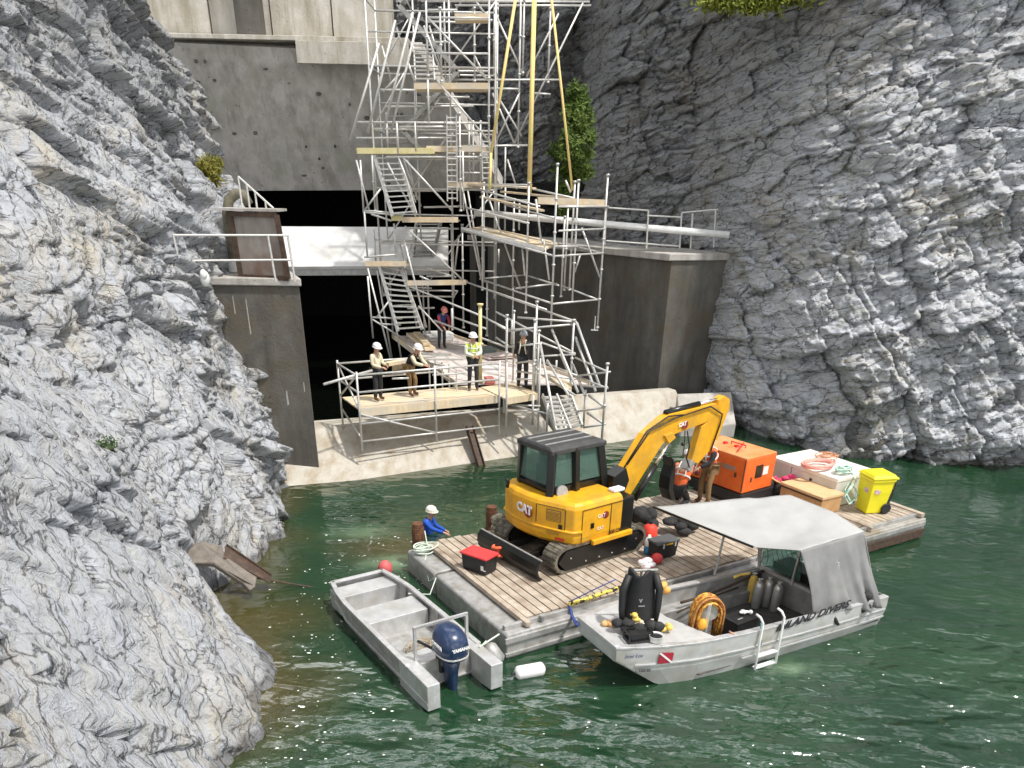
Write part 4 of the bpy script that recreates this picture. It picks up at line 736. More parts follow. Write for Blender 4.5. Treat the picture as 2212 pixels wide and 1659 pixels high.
gr_ = mat('brown_grille', (.16, .10, .03), (.28, .18, .05), 40, .8)
ra_, rb2 = Vector((-1.02, -.95, 0)), Vector((-1.28, -.30, 0)); dd = (ra_-rb2).normalized(); nn_ = Vector((-dd.y, dd.x, 0)); nn_ = nn_ if nn_.dot(Vector((-1, -1, 0))) > 0 else -nn_
for z0, h, w0, w1 in ((1.10, .26, .10, .46), (.80, .14, .14, .44)):
    p = ra_+(rb2-ra_).normalized()*w0+nn_*.012; q = ra_+(rb2-ra_).normalized()*w1+nn_*.012
    mb = MB().bar(p+Vector((0, 0, z0+h/2)), q+Vector((0, 0, z0+h/2)), .01, h)
    part('grille', mb, gr_, house, local=True)
mb = MB()
for z0 in [.82+.028*k for k in range(4)]+[1.12+.03*k for k in range(8)]:
    p = ra_+(rb2-ra_).normalized()*.12+nn_*.02; q = ra_+(rb2-ra_).normalized()*.44+nn_*.02; mb.bar(p+Vector((0, 0, z0)), q+Vector((0, 0, z0)), .01, .008)
part('grille_slat', mb, yel, house, local=True)
# decals
ca, cb_ = Vector((-1.50, -.30, 0)), Vector((-1.585, .5, 0)); wd_ = mat('white_decal', (.85, .85, .85)); bk_ = mat('black_decal', (.02, .02, .02)); rd_ = mat('dark_red_decal', (.25, .03, .02))
o_ = Vector((-1.464, .50, 1.12)); xd_ = (Vector((-1.395, -.30, 0))-Vector((-1.464, .12, 0)))
def wx(p): return X_(p.x, p.y, p.z)
RX = Matrix.Rotation(EX, 3, 'Z')
def dec(txt, size, o, xd, m, par, ext=.004, bold=0., **k): return part('lettering', MB().text(txt, size, o, xd, (0, 0, 1), ext, bold, **k), m, par, local=True)
tr_ = MB(); xn = xd_.normalized(); no_ = Vector((xn.y, -xn.x, 0)); c_ = Vector((-1.345, -.06, 1.19)); no_ = Vector((-1, -.03, 0))
tr_.lathe([(.0, -.004), (.135, -.004), (.135, .004), (.0, .004)], c_-Vector((0, 0, .02))+no_*.0, 24, no_); part('round_decal', tr_, rd_, house, local=True)
dec('CAT', .27, Vector((-1.365, .32, 1.13)), (.0, -1, 0), wd_, house, bold=.012)
dec('CAT', .115, Vector((-.28, -1.182, 1.14)), (1, 0, 0), wd_, house); mb = MB().lathe([(0, -.003), (.085, -.003), (.085, .003), (0, .003)], (-.03, -1.176, 1.17), 20, (0, -1, 0)); part('round_decal', mb, rd_, house, local=True)
dec('CAT', .10, Vector((-.28, -1.182, .86)), (1, 0, 0), wd_, house); dec('308 CR', .115, Vector((.10, -1.182, .68)), (1, 0, 0), bk_, house)
mb = MB().box((-.42, -1.178, 1.0), (.09, .02, .12)); mb.bar(ra_+(rb2-ra_).normalized()*.06+nn_*.014+Vector((0, 0, 1.0)), ra_+(rb2-ra_).normalized()*.15+nn_*.014+Vector((0, 0, 1.0)), .01, .12); part('latch', mb, cabk, house, local=True)
mb = MB(); p = Vector((-1.51, -.28, .70)); part('tail_light', MB().bar(ra_+nn_*.01+Vector((0, 0, .72)), ra_+(rb2-ra_).normalized()*.22+nn_*.01+Vector((0, 0, .72)), .02, .05), red, house, local=True)
mb = MB().path([(-1.42, .62, 1.55), (-1.40, .60, 1.68), (-1.48, .55, 1.76)], .04, 8); part('exhaust', mb, cabk, house, local=True, smooth=True)
mb = MB().box((.45, -.95, 1.60), (.34, .22, .08)); part('cloth_rag', mb, white, house, local=True, bev=.03)
# side skirt
part('side_skirt', MB().box((.20, -1.19, .60), (1.2, .10, .12)), yel, ex, local=True, bev=.02)
part('front_tower', MB().box((.66, -.62, .95), (.40, 1.05, .95)), cabk, ex, local=True, bev=.03)
# cab
cab = part('cab', loft([[(x, y, z) for x, y in P] for z, P in ((1.0, [(-.9, -.36), (.55, -.36), (.55, .78), (-.9, .78)]), (1.70, [(-.98, -.38), (.66, -.38), (.66, .80), (-.98, .80)]))]), cabk, ex, local=True, bev=.03)
cor = {'rl': ((-.9, .78), (-.92, .72)), 'rr': ((-1.0, -.38), (-.92, -.32)), 'fr': ((.62, -.38), (.42, -.32)), 'fl': ((.62, .78), (.42, .72)), 'mr': ((-.28, -.39), (-.30, -.33)), 'ml': ((-.28, .79), (-.30, .73))}
for k_, (b0, t0) in cor.items(): part('pillar', MB().bar((*b0, 1.5), (*t0, 2.52), .17, .17), cabk, cab, local=True, bev=.02)
part('roof', loft([[(x, y, z) for x, y in P] for z, P in ((2.44, [(-1.02, -.42), (.56, -.42), (.56, .82), (-1.02, .82)]), (2.54, [(-1.02, -.42), (.56, -.42), (.56, .82), (-1.02, .82)]), (2.60, [(-.98, -.30), (.42, -.30), (.42, .70), (-.98, .70)]))]), mat('grey_cab_roof', (.035, .035, .036), (.06, .06, .06), 5, .6), cab, local=True, bev=.02)
mb = MB()
for y in (-.1, .2, .5): mb.bar((-.95, y, 2.607), (.4, y, 2.607), .05, .012)
part('roof_rib', mb, galvd, cab, local=True)
mb = MB().prism([(-.98, -.3, 1.74), (-.98, .7, 1.74), (-.93, .66, 2.42), (-.93, -.26, 2.42)], (.012, 0, 0)); part('window', mb, glass, cab, local=True)
for a_, b_ in ((-.88, -.36), (-.22, .52)):
    part('window', MB().prism([(a_, -.375, 1.74), (b_, -.375, 1.74), (b_-.03, -.325, 2.42), (a_+.06, -.325, 2.42)], (0, .012, 0)), glass, cab, local=True)
part('window', MB().prism([(.62, -.3, 1.4), (.62, .7, 1.4), (.45, .66, 2.42), (.45, -.26, 2.42)], (.012, 0, 0)), glass, cab, local=True)
part('window_bar', MB().bar((-.25, -.39, 1.68), (.6, -.39, 1.68), .03, .06).bar((-1.0, -.34, 1.66), (-1.0, .74, 1.66), .03, .05), cabk, cab, local=True)
st_ = MB().box((-.45, .2, 1.45), (.5, .5, .14)).box((-.70, .2, 1.78), (.13, .48, .6)).box((-.70, .2, 2.16), (.1, .26, .2)); part('seat', st_, mat('grey_green_seat', (.12, .16, .15), (.18, .24, .22), 6, .8), cab, local=True, bev=.04)
part('horn_disc', MB().lathe([(0, 0), (.155, 0), (.155, .05), (.05, .06), (0, .06)], (-.72, -.43, 1.60), 22, (0, -1, .2)), galvd, ex, local=True)
# boom assembly, measured on the boom's own vertical plane
bp0 = X_(0, -.50, 0)
def bo(x, y): return onv(*c2(x, y), bp0, EX)
lat = Vector((-math.sin(EX), math.cos(EX), 0))
def plate(name, pts, wd, m, par, bev=.012, f=bo, shift=0.):
    P = [f(*p)-lat*(wd/2-shift) for p in pts]; return part(name, MB().prism(P, lat*wd), m, par, bev=bev)
boom = plate('boom', [(100, 745), (165, 750), (385, 400), (445, 335), (720, 232), (775, 170), (745, 122), (440, 193), (400, 215), (345, 262), (275, 325), (135, 545)], .20, yel, ex)
plate('boom_bracket', [(395, 330), (450, 310), (470, 345), (425, 385)], .30, yel, boom); plate('boom_foot', [(60, 600), (140, 540), (160, 620), (110, 745), (40, 740)], .34, cabk, boom)
stk = plate('stick', [(762, 100), (800, 72), (835, 95), (832, 165), (760, 300), (705, 430), (625, 520), (582, 500), (648, 275), (742, 205)], .20, yel, ex)
def cyl(name, a, b, r1_, r2_, split, par, sh=0.):
    A_, B_ = bo(*a)+lat*sh, bo(*b)+lat*sh; m_ = A_.lerp(B_, split); o = part(name, MB().tube(A_, m_, r1_, 12), cabk, par, smooth=True); part('rod', MB().tube(m_, B_, r2_, 10), chrome, o, smooth=True)
cyl('boom_cylinder', (185, 745), (405, 385), .075, .04, .62, ex, -.2); cyl('arm_cylinder', (430, 190), (815, 88), .07, .035, .56, ex); cyl('bucket_cylinder', (815, 175), (620, 560), .055, .03, .62, ex, .0)
part('link_bar', MB().bar(bo(800, 190)-lat*.1, bo(735, 360)-lat*.1, .05, .12), yel, ex)
mb = MB()
for s_ in (((130, 540), (280, 300), (420, 205), (520, 195)), ((150, 520), (300, 300), (470, 215), (700, 140)), ((700, 140), (775, 190), (760, 260), (700, 430)), ((545, 300), (560, 400), (540, 480), (560, 540))): mb.path([bo(*p)-lat*.14 for p in s_], .018, 6)
part('hydraulic_hose', mb, black, ex, smooth=True)
dec2 = MB().lathe([(0, -.004), (.1, -.004), (.1, .004), (0, .004)], bo(535, 262)-lat*.124, 20, lat); part('round_decal', dec2, rd_, boom)
part('lettering', MB().text('CAT', .13, bo(492, 275)-lat*.13, (bo(700, 232)-bo(492, 292)), (0, 0, 1), .004, .006), wd_, boom)
bk = [(470, 475), (452, 480), (478, 520), (468, 580), (450, 640), (448, 700), (470, 760), (520, 790), (600, 770), (560, 760), (500, 735), (480, 690), (486, 620), (500, 560), (560, 520), (600, 560), (640, 510), (590, 480), (520, 500)]
part('bucket', MB().prism([bo(*p)-lat*.10 for p in ((455, 478), (478, 510), (478, 600), (462, 680), (480, 760), (450, 760), (430, 690), (440, 610), (462, 540))], lat*.34), cabk, ex, bev=.02)
part('quick_coupler', MB().bar(bo(590, 500), bo(560, 560), .22, .2).bar(bo(640, 490), bo(700, 420), .08, .06), galvd, ex)
mb = MB().path([bo(560, 290), bo(556, 400), bo(545, 470)], .012, 5).sphere(bo(545, 395), .05, 8, 6); solo('lifting_chain', mb, black, 'thin black chain with hook hanging below the yellow boom', 'chain', bo(556, 400))

# ------------------------------------------------------------------ things on the barge deck
ZD = .63
def bb(name, cen, dim, ang, m, lab, cat, lidm=None, lid=.06, grow=.03, bev=.02, taper=.9, lidname='lid'):
    t = thing(name, lab, cat, cen, ang); l, w2, h = dim
    part('body', loft([[(x*l/2*k, y*w2/2*k, z) for x, y in ((-1, -1), (1, -1), (1, 1), (-1, 1))] for z, k in ((0, taper), (h-lid, 1))]), m, t, local=True, bev=bev)
    if lidm: part(lidname, MB().box((0, 0, h-lid/2), (l+grow, w2+grow, lid)), lidm, t, local=True, bev=bev*.9)
    return t
ctr = (at(*[(a+b)/2 for a, b in zip(crop(980, 1220, 5.267)(905, 800), crop(980, 1220, 5.267)(1400, 905))], ZD+.40)); ctr.z = ZD
tote = bb('storage_tote', ctr, (.70, .44, .42), math.radians(-36), black, 'black plastic storage tote with a bright red lid on the barge deck', 'storage tote', red, .05, .05)
mb = MB().box((.24, -.215, .17), (.07, .012, .10)).box((.27, -.215, .12), (.12, .012, .02)); part('label', mb, white, tote, local=True)
oh = at(1082, 1190, ZD+.2); coil('orange_strap_pile', oh-Vector((0, 0, .15)), (.22, .16), 5, .035, mat('orange_cloth', (.80, .16, .06), (.7, .1, .05), 8, .8), 'bundled orange hose heaped behind the excavator blade', .4, cat='hose', zs=.06, jit=.8)
g0 = at(1080, 1152, ZD); m_ = MB()
for i in range(5): m_.sphere(g0+Vector((random.uniform(-.12, .12), random.uniform(-.12, .12), .12+.08*i)), (.13, .12, .09), 9, 6)
solo('mossy_bag', m_, mat('mossy_cloth', (.16, .15, .09), (.50, .46, .36), 9, .9, bump=.6, lo=.4, hi=.6), 'mottled green and grey bag heaped at the left of the excavator', 'bag', g0, smooth=True)
# black toolbox right of the tracks
tb = bb('toolbox', at(1432, 1205, ZD)+Vector((0, .15, 0)), (.62, .36, .42), EX-.1, black, 'black toolbox with grey lid and latches beside the excavator tracks', 'toolbox', mat('grey_lid', (.10, .105, .11), rough=.5), .06, .04)
part('latch', MB().box((-.15, -.19, .33), (.04, .02, .13)).box((.2, -.19, .33), (.04, .02, .13)), galv, tb, local=True); part('stripe', MB().box((.03, -.183, .35), (.2, .01, .04)), yel, tb, local=True)
jg = at(*crop(1560, 1260, 5.6)(330, 690), ZD); t = thing('jug', 'white and blue plastic jug standing in front of the black toolbox', 'jug', jg)
part('body', MB().lathe([(.0, 0), (.09, 0), (.10, .03), (.10, .2)], (0, 0, 0), 14), mat('blue_plastic', (.02, .16, .30)), t, local=True, smooth=True); part('top', MB().lathe([(.10, .2), (.10, .33), (.06, .4), (.035, .42), (.035, .46), (0, .46)], (0, 0, 0), 14), white, t, local=True, smooth=True)
rp = at(*crop(1560, 1260, 5.6)(450, 830), ZD); mb = MB().sphere(rp+Vector((0, 0, .12)), (.14, .12, .13), 12, 8); solo('red_bag', mb, red, 'small crumpled red bag on the deck below the toolbox', 'bag', rp, smooth=True)
wp = at(*crop(1560, 1260, 5.6)(340, 900), ZD); m_ = MB()
for i in range(6): m_.sphere(wp+Vector((random.uniform(-.16, .2), random.uniform(-.1, .1), .06+.03*i)), (.13, .09, .07), 9, 6)
solo('plastic_sheet', m_, mat('white_red_cloth', (.82, .80, .82), (.62, .30, .34), 5, .7, lo=.5, hi=.62), 'crumpled white and pink plastic bags on the deck by the boat', 'plastic bag', wp, smooth=True)
rbk = at(1404, 1148, ZD+.3); rbk.z = ZD; t = thing('red_canister', 'bright red canister among black gear beside the excavator', 'canister', rbk)
part('body', MB().lathe([(0, 0), (.17, 0), (.19, .1), (.17, .42), (.06, .5), (0, .5)], (0, 0, 0), 14), mat('bright_red', (.85, .06, .03)), t, local=True, smooth=True); part('cap', MB().lathe([(.05, .5), (.05, .56), (0, .56)], (0, 0, 0), 10), black, t, local=True)
def heap(name, c, n, sp, r, m, lab, cat, seed=1):
    rn = random.Random(seed); m_ = MB()
    for i in range(n): m_.sphere(Vector(c)+Vector((rn.uniform(-sp[0], sp[0]), rn.uniform(-sp[1], sp[1]), r*.6+rn.uniform(0, sp[2]))), (r*rn.uniform(.7, 1.2), r*rn.uniform(.7, 1.2), r*rn.uniform(.5, .9)), 9, 6)
    return solo(name, m_, m, lab, cat, c, smooth=True)
blk = mat('black_cloth', (.015, .015, .016), (.035, .035, .035), 12, .85)
heap('dive_bag', at(1385, 1140, ZD), 8, (.3, .2, .35), .22, blk, 'pile of black dive bags between excavator and red canister', 'bag', 3)
heap('dive_bag', at(1468, 1152, ZD), 7, (.32, .18, .22), .17, blk, 'heap of black gear bags under the canopy edge', 'bag', 5)
# generator / compressor
gA_ = math.radians(36); go_ = at(*c2(930, 725), ZD+.35); gen = thing('generator', 'large orange diesel generator box on the barge behind the crew', 'generator', (go_.x, go_.y, ZD), gA_)
L_, W__, H_g = 1.25, 1.95, .92
part('body', MB().box((L_/2, W__/2, .35+H_g/2), (L_, W__, H_g)), orange, gen, local=True, bev=.03)
part('top_cover', MB().box((L_/2, W__/2, .35+H_g+.02), (L_-.02, W__-.02, .05)), mat('sunlit_top_orange', (.85, .36, .16), (.80, .26, .08), 2, .4), gen, local=True, bev=.02)  # body orange made paler, the light on the top put into colour
part('skid', MB().box((L_/2, W__/2, .2), (L_+.1, W__+.1, .28)), black, gen, local=True, bev=.02)
mb = MB().box((-.004, .55, .95), (.012, .42, .12)); part('name_plate', mb, mat('grey_plate', (.25, .16, .12), (.4, .3, .25), 30), gen, local=True)
part('panel_window', MB().box((.58, -.004, .88), (.28, .012, .34)), cabk, gen, local=True); part('sticker', MB().box((.86, -.004, .86), (.2, .012, .22)), white, gen, local=True)
mb = MB()
for y in (.9, 1.3): mb.box((L_/2, y, .35+H_g+.07), (.1, .1, .06))
mb.path([(.5, .5, 1.4), (.5, .5, 1.47), (.5, 1.0, 1.47), (.5, 1.0, 1.4)], .018, 6); mb.bar((.2, .5, 1.39), (.9, .9, 1.39), .05, .02); part('lifting_eye', mb, red, gen, local=True)
for y_ in (.02, 1.15): part('door_seam', MB().bar((-.012, y_, .4), (-.012, y_, 1.28), .02, .02), rustd, gen, local=True)
mb = MB().box((-.008, .3, .8), (.02, .06, .12)).box((-.008, 1.5, .85), (.02, .3, .07)).box((.3, -.008, .7), (.04, .02, .12)); part('handle', mb, rustd, gen, local=True)
heap('black_sack', at(*c2(1110, 730), ZD), 7, (.25, .25, .2), .2, blk, 'black plastic sack lying right of the orange generator', 'sack', 8)
# white crate, plywood box, life ring, ropes, bin
wc_ = bb('white_crate', B(12.0, 2.75, ZD), (1.6, 2.3, .80), BA, mat('chalky_crate', (.62, .60, .54), (.70, .68, .62), 3, .8, c3=(.50, .47, .40)), 'big off white crate at the right end of the barge', 'crate', mat('crate_lid', (.74, .72, .66), (.80, .78, .72), 3, .7), .1, .03, .015, 1.)
part('strap', MB().box((-.805, -.3, .45), (.012, .08, .25)).box((-.805, .4, .45), (.012, .01, .6)), black, wc_, local=True)
ply = bb('plywood_box', B(10.80, 2.05, ZD), (.78, 1.42, .50), BA-.02, mat('brown_plywood', (.42, .24, .10), (.50, .30, .14), 4, .7, st=(1, 5, 1)), 'long brown plywood box with lid in front of the white crate', 'wooden box', mat('light_plywood', (.58, .38, .19), (.64, .44, .24), 4, .7), .07, .06, .01, 1.)
part('dark_trim', MB().box((-.42, 0, .40), (.02, 1.46, .03)), rustd, ply, local=True)
lr = c_ = at(*c2(1430, 545), ZD+.84); hose = mat('faded_red_hose', (.72, .27, .22), (.80, .40, .34), 6, .6)
coil('red_hose_coil', lr, (.52, .34), 6, .035, hose, 'faded red hose coiled on top of the white crate', BA, cat='hose', zs=.01, jit=.15)
coil('rust_cable_coil', at(*c2(1490, 490), ZD+.86), (.38, .25), 5, .016, mat('rust_orange_cable', (.60, .30, .16), (.5, .22, .12), 9, .8), 'loose rust orange cable tangled on the back of the white crate', .2, cat='cable', zs=.02, jit=.7)
gre = mat('green_teal_rope', (.22, .48, .36), (.62, .72, .64), 14, .8, lo=.45, hi=.55)
hang = [at(*c2(x, y), ZD+h) for x, y, h in ((1600, 560, .84), (1640, 570, .86), (1670, 600, .8), (1685, 640, .7), (1640, 700, .55), (1610, 740, .4), (1640, 790, .25), (1690, 750, .35), (1680, 690, .55), (1640, 650, .62), (1610, 700, .5), (1650, 770, .28), (1700, 730, .4), (1660, 660, .66), (1615, 720, .45), (1660, 790, .22))]
coil('green_rope', at(*c2(1600, 580), ZD+.84), (.30, .2), 5, .022, gre, 'green and teal rope draped from the white crate beside the yellow bin', BA, zs=.02, jit=.6, hang=hang)
heap('pink_cloth', at(*c2(1210, 620), ZD+.45)-Vector((0, 0, .12)), 9, (.28, .18, .12), .10, mat('pink_cloth', (.70, .06, .18), (.5, .04, .10), 8, .9), 'bright pink cloth bundle between the generator and the white crate', 'cloth', 4)
mb = MB().path([at(*c2(1110, 590), 1.3), at(*c2(1140, 625), 1.2), at(*c2(1190, 655), 1.0)], .02, 6); solo('yellow_strap', mb, ys, 'short yellow strap tied at the generator corner', 'strap', at(*c2(1140, 625), 1.2))
by = mat('bin_yellow', (.86, .78, .02), (.82, .72, .02), 4, .45); bn_c = B(11.95, .97, ZD)
bn = thing('wheeled_bin', 'bright yellow wheeled bin standing at the right end of the barge', 'wheeled bin', bn_c, BA-.35)
def rect(w1, d1, z, cx=0., cy=0.): return [(cx-w1/2, cy-d1/2, z), (cx+w1/2, cy-d1/2, z), (cx+w1/2, cy+d1/2, z), (cx-w1/2, cy+d1/2, z)]
part('body', loft([rect(.50, .46, 0), rect(.52, .48, .05), rect(.60, .60, .60), rect(.62, .62, .86), rect(.68, .68, .88), rect(.68, .68, .95)]), by, bn, local=True, bev=.03)
part('lid', loft([rect(.70, .72, .96, 0, -.0), rect(.70, .72, .99), rect(.60, .60, 1.06), rect(.40, .40, 1.09)]), by, bn, local=True, bev=.02)
part('handle', MB().box((.38, 0, .95), (.10, .6, .05)).box((.36, 0, .80), (.04, .5, .3)), by, bn, local=True, bev=.01)
for y in (-.29, .24): part('wheel', MB().lathe([(0, -.03), (.13, -.03), (.145, 0), (.13, .03), (0, .03)], (.27, y, .14), 18, (0, 1, 0)), black, bn, local=True)
part('wheel_arch', MB().prism([(.16, -.25, .0), (.33, -.25, .0), (.40, -.25, .5), (.42, -.25, .92), (.36, -.25, .86), (.32, -.25, .55), (.25, -.25, .33)], (0, .5, 0)), black, bn, local=True)
mb = MB().box((-.12, -.305, .62), (.17, .012, .11), R=Matrix.Rotation(math.radians(18), 3, 'Y')); part('sticker', mb, mat('pale_sticker', (.75, .6, .6), (.45, .25, .3), 30, lo=.45, hi=.55), bn, local=True)
mb = MB().box((-.303, -.08, .62), (.012, .17, .11)); part('sticker', mb, bpy.data.materials['pale_sticker'], bn, local=True)
# ------------------------------------------------------------------ small workboat (jon boat) with outboard
JA = math.atan2(-3.83, 2.58); JO = Vector((-3.42, 15.3, 0))
jb = thing('aluminium_workboat', 'open square ended aluminium workboat moored along the left end of the barge', 'boat', JO, JA)
# local x toward stern, +y = starboard/left seen from above
def hw(x): return np.interp(x, [0, .5, 1.1, 4.7], [.60, .70, .76, .76])
xs = [0, .15, .5, 1.1, 2, 3, 3.9]
def zb(x): return np.interp(x, [0, .3, .9, 1.5], [.22, .04, -.12, -.15])
rows = []
for x in xs: h = hw(x); rows.append([(x-(.06 if x == 0 else 0), -h, .55), (x, -h*.97, .3), (x+.02, -h*.88, zb(x)), (x+.02, h*.88, zb(x)), (x, h*.97, .3), (x-(.06 if x == 0 else 0), h, .55)])
m_ = MB(); n = 6; m_.add([p for r_ in rows for p in r_], [(i*n+k, i*n+k+1, (i+1)*n+k+1, (i+1)*n+k) for i in range(len(xs)-1) for k in range(n-1)]+[(0, 1, 2, 3, 4, 5)])
part('hull', m_, alud, jb, local=True, solid=.02)
m_ = MB()
for s in (-1, 1):
    pts = [(x, s*(hw(x)-.02), .56) for x in (0, .5, 1.1, 2, 3, 3.9)]
    for a_, b_ in zip(pts, pts[1:]): m_.bar(a_, b_, .10, .05)
m_.bar((0.02, -.6, .56), (.02, .6, .56), .08, .05); part('gunwale', m_, alu, jb, local=True, bev=.008)
m_ = MB()
for s in (-1, 1):
    pts = [(x, s*(hw(x)-.0), .28-.1*(x > 1)) for x in (.1, .5, 1.1, 2, 3, 4.7)]
    for a_, b_ in zip(pts, pts[1:]): m_.bar(a_, b_, .04, .03)
part('rub_rail', m_, alu, jb, local=True)
part('floor', MB().box((2.3, 0, .06), (3.4, 1.35, .02)), alud, jb, local=True)
for x0, x1, nm in ((.1, .62, 'bow_deck'), (1.28, 1.98, 'bench')): part(nm, MB().box(((x0+x1)/2, 0, .26), (x1-x0, 1.38, .40)), alu, jb, local=True, bev=.012)
part('stern_deck', MB().box((3.55, 0, .2), (.75, 1.34, .28)), alu, jb, local=True, bev=.012)
part('transom', MB().box((3.93, 0, .22), (.05, 1.0, .62)), alud, jb, local=True)
for s in (-1, 1): part('stern_float', MB().prism([(3.6, s*.52, -.1), (4.7, s*.52, .04), (4.7, s*.52, .56), (3.6, s*.52, .56)], (0, s*.25, 0)), alu, jb, local=True, bev=.012)
mb = MB()
for s in (-1, 1): mb.bar((3.82, s*.53, .54), (3.82, s*.53, 1.22), .05, .05)
mb.bar((3.82, -.555, 1.22), (3.82, .555, 1.22), .05, .05); part('towing_frame', mb, alu, jb, local=True)
mb = MB()
for x in (.95, 2.4, 3.1):
    for s in (-1, 1): mb.box((x, s*.69, .30), (.04, .03, .46))
part('side_rib', mb, alud, jb, local=True)
navy = mat('navy_paint', (.012, .028, .075), (.018, .038, .095), 4, .28, coat=.3)
om = thing('outboard_motor', 'dark blue outboard motor clamped to the stern of the small workboat', 'outboard motor', JO+Matrix.Rotation(JA, 3, 'Z')@Vector((4.15, 0, .5)), JA)
def ring(a, b, z, cx=0, p=2.6, n=16): return [(cx+a*abs(math.cos(t))**(2/p)*(1 if math.cos(t) > 0 else -1), b*abs(math.sin(t))**(2/p)*(1 if math.sin(t) > 0 else -1), z) for t in [2*math.pi*k/n for k in range(n)]]
om.scale = (1.32, 1.32, 1.32)
cowl = part('cowl', loft([ring(.22, .17, .12), ring(.27, .20, .18), ring(.29, .215, .32), ring(.27, .20, .44, -.01), ring(.21, .15, .53, -.03), ring(.10, .07, .565, -.04)]), navy, om, local=True, smooth=True)
part('stripe', MB().add([p for l in (ring(.276, .206, .185), ring(.282, .211, .21)) for p in l], [(k, (k+1) % 16, 16+(k+1) % 16, 16+k) for k in range(16)]), white, cowl, local=True, solid=.004)
part('lettering', MB().text('YAMAHA', .062, (.292, -.125, .34), (0, 1, 0), (-.12, 0, 1), .004, .003), white, cowl, local=True)
part('lettering', MB().text('YAMAHA', .062, (-.10, -.222, .34), (1, 0, 0), (0, .1, 1), .004, .003), white, cowl, local=True)
part('leg', loft([ring(.17, .12, .13), ring(.13, .08, -.1), ring(.12, .05, -.45), ring(.16, .035, -.75)]), navy, om, local=True, smooth=True)
part('anti_ventilation_plate', MB().box((.08, 0, -.48), (.42, .22, .02)), navy, om, local=True); part('bracket', MB().box((-.17, 0, -.02), (.14, .22, .34)).box((-.22, 0, .15), (.1, .3, .08)), black, om, local=True, bev=.01)
part('tiller', MB().bar((-.2, .08, .16), (-.55, .16, .2), .07, .07).tube((-.5, .15, .2), (-.8, .22, .22), .028), navy, om, local=True); part('tiller', MB().tube((-.22, -.1, .12), (-.62, -.18, .1), .02).tube((-.2, -.06, .2), (.2, -.24, .14), .012), black, om, local=True)
jr = JO+Matrix.Rotation(JA, 3, 'Z')@Vector((2.75, .1, .075)); coil('rope_coil', jr, (.34, .24), 5, .012, mat('tan_rope', (.42, .34, .22), (.30, .24, .16), 20, .9), 'thin tan rope coiled on the floor of the small workboat', .5, jit=.7)
fw = thing('white_fender', 'white cylindrical boat fender floating beside the barge corner', 'fender', at(1144, 1450, .08), 0)
fa_, fb_ = at(1117, 1454, .1), at(1172, 1444, .1); dv = (fb_-fa_).normalized(); mb = MB().path([fa_-dv*.04, fa_, fa_+dv*.03, fb_-dv*.03, fb_, fb_+dv*.04], [.07, .12, .135, .135, .12, .06], 16); part('body', mb, white, fw, smooth=True)
part('end_fitting', MB().tube(fb_+dv*.03, fb_+dv*.12, .025).tube(fa_-dv*.03, fa_-dv*.1, .03), black, fw)
fg0, fg1 = at(1050, 1392, .48), at(1080, 1432, .12); mb = MB().path([fg0, fg0.lerp(fg1, .08), fg0.lerp(fg1, .2), fg0.lerp(fg1, .85), fg0.lerp(fg1, .95), fg1], [.05, .12, .16, .16, .12, .05], 16); solo('grey_fender', mb, alud, 'large grey fender squeezed between workboat and barge pontoon', 'fender', fg0, smooth=True)
mb = MB().path([at(1050, 1385, .6), at(1035, 1398, .58), at(1078, 1370, .55)], .018, 6); solo('fender_line', mb, ropew, 'pale line tying the grey fender to the barge', 'rope', at(1050, 1385, .6))
rb = at(830, 1232, .3); mb = MB().sphere((rb.x, rb.y+.15, .28), (.17, .17, .2), 14, 9); solo('red_buoy', mb, mat('faded_red', (.62, .12, .12)), 'round faded red buoy behind the bow of the small workboat', 'buoy', rb, smooth=True)

# ------------------------------------------------------------------ dive boat
DA = math.radians(28.5); DO = Vector((1.55, 12.33, 0))
db = thing('dive_boat', 'long silver aluminium dive boat with grey tarp canopy moored against the barge', 'boat', DO, DA)
def DB(u, v, z): return Vector((DO.x+u*math.cos(DA)-v*math.sin(DA), DO.y+u*math.sin(DA)+v*math.cos(DA), z))
def dw(x): return float(np.interp(x, [0, .8, 1.6, 2.6, 5.4, 6.6], [.64, .90, 1.06, 1.13, 1.13, 1.08]))
def dz(x): return float(np.interp(x, [0, 1.5, 6.6], [.93, .86, .70]))
xs = [0, .35, .8, 1.2, 1.6, 2.1, 2.6, 3.4, 4.4, 5.4, 6.2, 6.6]; rows = []
for x in xs:
    h = dw(x); zt_ = dz(x); kb = float(np.interp(x, [0, .5, .95, 1.5], [.62, .26, -.05, -.2])); kx = x
    rows.append([(x, -h, zt_), (x+.02, -h*1.0, zt_-.20), (x+.02, -h*.985, zt_*.46 if kb < .3 else max(zt_*.46, kb+.05)), (x+.04, -h*.86, kb), (x+.04, h*.86, kb), (x+.02, h*.985, zt_*.46 if kb < .3 else max(zt_*.46, kb+.05)), (x+.02, h, zt_-.20), (x, h, zt_)])
m_ = MB(); n = 8; N_ = len(xs); m_.add([p for r_ in rows for p in r_], [(i*n+k, i*n+k+1, (i+1)*n+k+1, (i+1)*n+k) for i in range(N_-1) for k in range(n-1)]+[tuple(range(8)), tuple((N_-1)*n+k for k in range(8))])
hullm = mat('boat_aluminium', (.46, .47, .47), (.58, .58, .56), 3, .5, .25, c3=(.40, .38, .33), s3=2); hull = part('hull', m_, hullm, db, local=True, solid=.02)
m_ = MB()
for s in (-1, 1):
    for a_, b_ in zip(xs, xs[1:]): m_.bar((a_, s*(dw(a_)-.05), dz(a_)), (b_, s*(dw(b_)-.05), dz(b_)), .13, .045)
m_.bar((.03, -.6, .94), (.03, .6, .94), .09, .045); part('gunwale', m_, alu, db, local=True, bev=.008)
